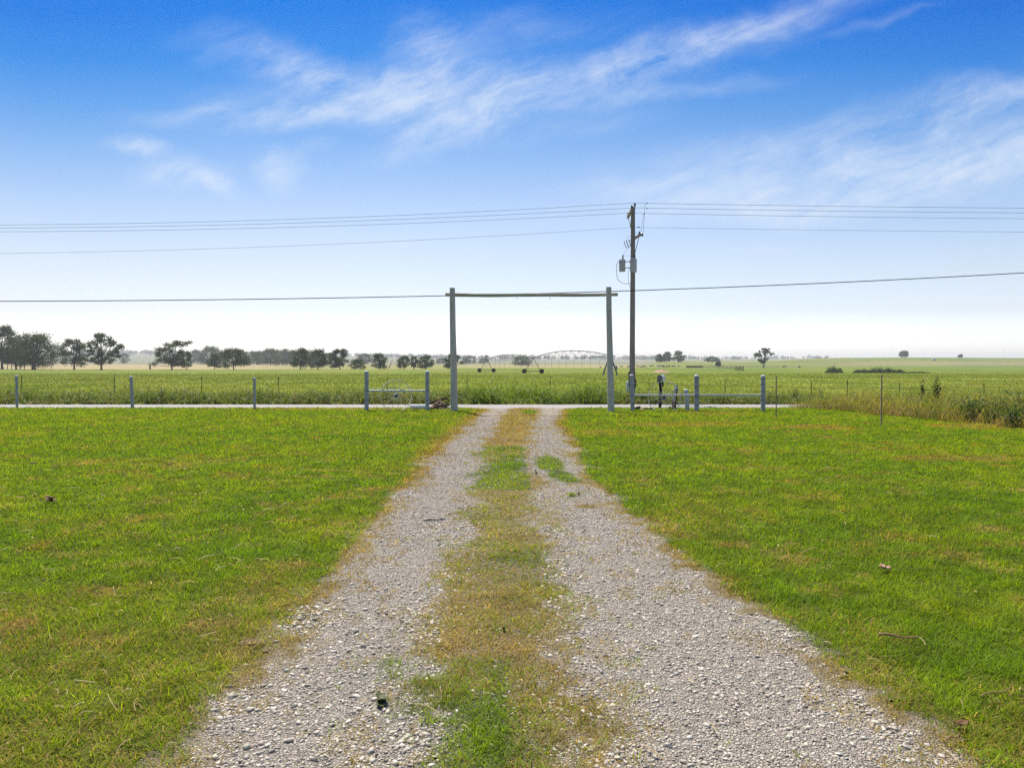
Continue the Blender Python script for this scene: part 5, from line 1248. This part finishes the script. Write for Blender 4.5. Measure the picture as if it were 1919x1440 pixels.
root = empty('pen_fence', ((1350 - UC) * 330 / F, 330, zt1((1350 - UC) * 330 / F, 330)), 'weathered timber pen fence running from the windbreak towards the right', 'fence'); O = tuple(root.location)
P_ = []
for i in range(22):
    t = i / 21; Yq = 450 * (1 - t) + 262 * t; uq = 1317 + 76 * t ** .9; x = (uq - UC) * Yq / F; P_.append((x, Yq, zt1(x, Yq)))
for p_ in P_: mb = MB(); mb.box((p_[0], p_[1], p_[2] + .65), (.14, .14, 1.5)); mb.build('post', M['pen'], root, O, False)
for hh in (.45, .85, 1.2): mb = MB(); mb.tube([(a, b - .08, c + hh) for a, b, c in P_], .05, 4); mb.build('rail', M['pen'], root, O, False)
x, y = (1386 - UC) * 262 / F, 262.; z = zt1(x, y); root = empty('pen_gate', (x, y, z), 'dark square timber pen gate at the near end of the pen fence', 'gate'); O = (x, y, z)
mb = MB(); mb.box((x - 1.3, y, z + .8), (.2, .2, 1.8)); mb.box((x + 1.3, y, z + .8), (.2, .2, 1.8)); mb.box((x - .2, y, z + .8), (.14, .14, 1.7)); mb.build('frame', M['pen'], root, O, False)
mb = MB(); [mb.box((x, y - .12, z + q), (2.8, .06, .1)) for q in (.4, .8, 1.2, 1.55)]; mb.build('rail', M['pen'], root, O, False)
# white stock trailer
Yt = 760.; x = (1750 - UC) * Yt / F; z = zt1(x, Yt); root = empty('stock_trailer', (x, Yt, z), 'tiny white box trailer parked on the right hill below the ridge', 'trailer'); O = (x, Yt, z)
mb = MB(); mb.box((x, Yt, z + 1.35), (3.6, 1.9, 1.7), rad(12), .12); mb.build('body', M['white'], root, O)
for s_ in (-1, 1):
    mb = MB(); mb.tube([(x + s_ * .9, Yt - 1.0, z + .4), (x + s_ * .9, Yt + 1.0, z + .4)], .42, 14); mb.build('wheel', M['tyre'], root, O)
mb = MB(); mb.tube([(x + 1.7, Yt, z + .55), (x + 3.0, Yt + .2, z + .5)], .08, 6); mb.build('tow_bar', M['steel'], root, O)

# ------------------------------------------------------------------ litter
def stick(u0, v0, u1, v1, r, label, m='twig', lift=.02, fork=None, name='stick'):
    a = Vector((*lay(u0, v0), lift)); b = Vector((*lay(u1, v1), lift)); mid = (a + b) / 2
    pts = []; rr = []
    for i in range(9):
        t = i / 8; p = a.lerp(b, t); p.z += .006 * math.sin(t * 7); p.y += .012 * math.sin(t * 6 + 1) * (b - a).length; pts.append(p); rr.append(r * (1 - .5 * t))
    mb = MB(); mb.tube(pts, rr, 7)
    if fork: mb.tube([pts[5], pts[5] + Vector(fork)], [r * .6, r * .25], 6)
    o = mb.build(name, M[m], None, tuple(mid)); tag(o, label, 'stick', 'sticks lying about'); return o
stick(1646, 1203, 1722, 1208, .008, 'thick brown stick lying in the lawn at right', lift=.035)
stick(795, 979, 834, 976, .008, 'thin dark twig lying across the left wheel track', m='rust', lift=.012, fork=(.05, .05, .01))
stick(1774, 1402, 1800, 1390, .004, 'thin brown twig in dry grass at the lower right corner', lift=.03)
stick(1838, 1326, 1900, 1307, .003, 'slender pale stalk in the lawn at lower right', m='twig', lift=.045)
def dleaf(u, v, s_, label, m='deadleaf', n=3, lift=.03):
    x, y = lay(u, v); root_o = (x, y, lift); Vs = []; Fs = []
    for i in range(n):
        rng_ = np.random.default_rng(int(u) + i); az = rng_.uniform(0, 6.28); ox, oy = rng_.normal(0, s_ * .5, 2) if i else (0, 0); cu = rng_.uniform(.6, 1.6); k = len(Vs) and sum(len(q) for q in Vs)
        A_, B_ = np.meshgrid(np.linspace(-1, 1, 9), np.linspace(-1, 1, 7)); wd = (1 - A_ ** 2) ** .6 * .45 + .02
        lx = A_ * s_; ly = B_ * wd * s_ * (1 + .2 * np.sin(9 * A_)); lz = s_ * (cu * .5 * (A_ * .8) ** 2 + cu * .35 * B_ ** 2 * wd + .08 * np.sin(5 * A_ + i) * B_) + .2 * s_ * i
        X_ = x + ox + lx * np.cos(az) - ly * np.sin(az); Y_ = y + oy + lx * np.sin(az) + ly * np.cos(az)
        Vs.append(np.stack([X_, Y_, lift + lz], -1).reshape(-1, 3)); ii = (np.arange(6)[:, None] * 9 + np.arange(8)[None, :]).ravel() + (k or 0); Fs.append(np.stack([ii, ii + 1, ii + 10, ii + 9], 1))
    o = np_mesh('dead_leaf', np.concatenate(Vs), Fs, M[m], origin=root_o, smooth=True)
    sm = o.modifiers.new('thickness', 'SOLIDIFY'); sm.thickness = .0015
    tag(o, label, 'leaf', 'curled leaves on the ground')
dleaf(97, 945, .062, 'largest dark brown curled leaf on the left lawn', n=3)
dleaf(318, 876, .05, 'reddish brown leaf farther up the left lawn', n=2)
dleaf(65, 874, .042, 'brown leaf near the left edge of the lawn', n=2)
M['paleleaf'] = surf('pale_dead_leaf', (.40, .25, .17), (.28, .15, .09), 25, .7, .3)
dleaf(1661, 1075, .042, 'pale brown curled leaf on the right lawn', m='paleleaf', n=3)
dleaf(715, 1324, .045, 'blackish green curled leaf on the left gravel track', m='oldleaf', n=2, lift=.010)
dleaf(1800, 1372, .035, 'small orange brown leaf in the lower right corner', n=1)
# small green sprigs on the drive
for (u, v, h, lb) in ((1005, 890, .06, 'small leafy weed on the gravel beside the median'), (946, 1188, .036, 'tiny dark green sprout in the dry median'), (1085, 930, .05, 'low green sprout in the right wheel track')):
    x, y = lay(u, v); weed_plant(x, y, h, h * .6, lb, dens=26, leaf=h * .28, cols=((.09, .16, .02), (.17, .25, .03)), name='sprout', group='sprouts on the drive')

# ------------------------------------------------------------------ haze
m, nt, out = new_mat('air_haze'); vp = N(nt, 'ShaderNodeVolumePrincipled'); vp.inputs['Color'].default_value = (.97, .985, 1.0, 1); vp.inputs['Density'].default_value = .00022; vp.inputs['Anisotropy'].default_value = .2
nt.links.new(vp.outputs[0], out.inputs['Volume'])
mb = MB(); mb.box((0, 3000, 31), (11600, 6400, 86)); o = mb.build('haze', m, None, (0, 3000, -12), False); tag(o, kind='stuff')
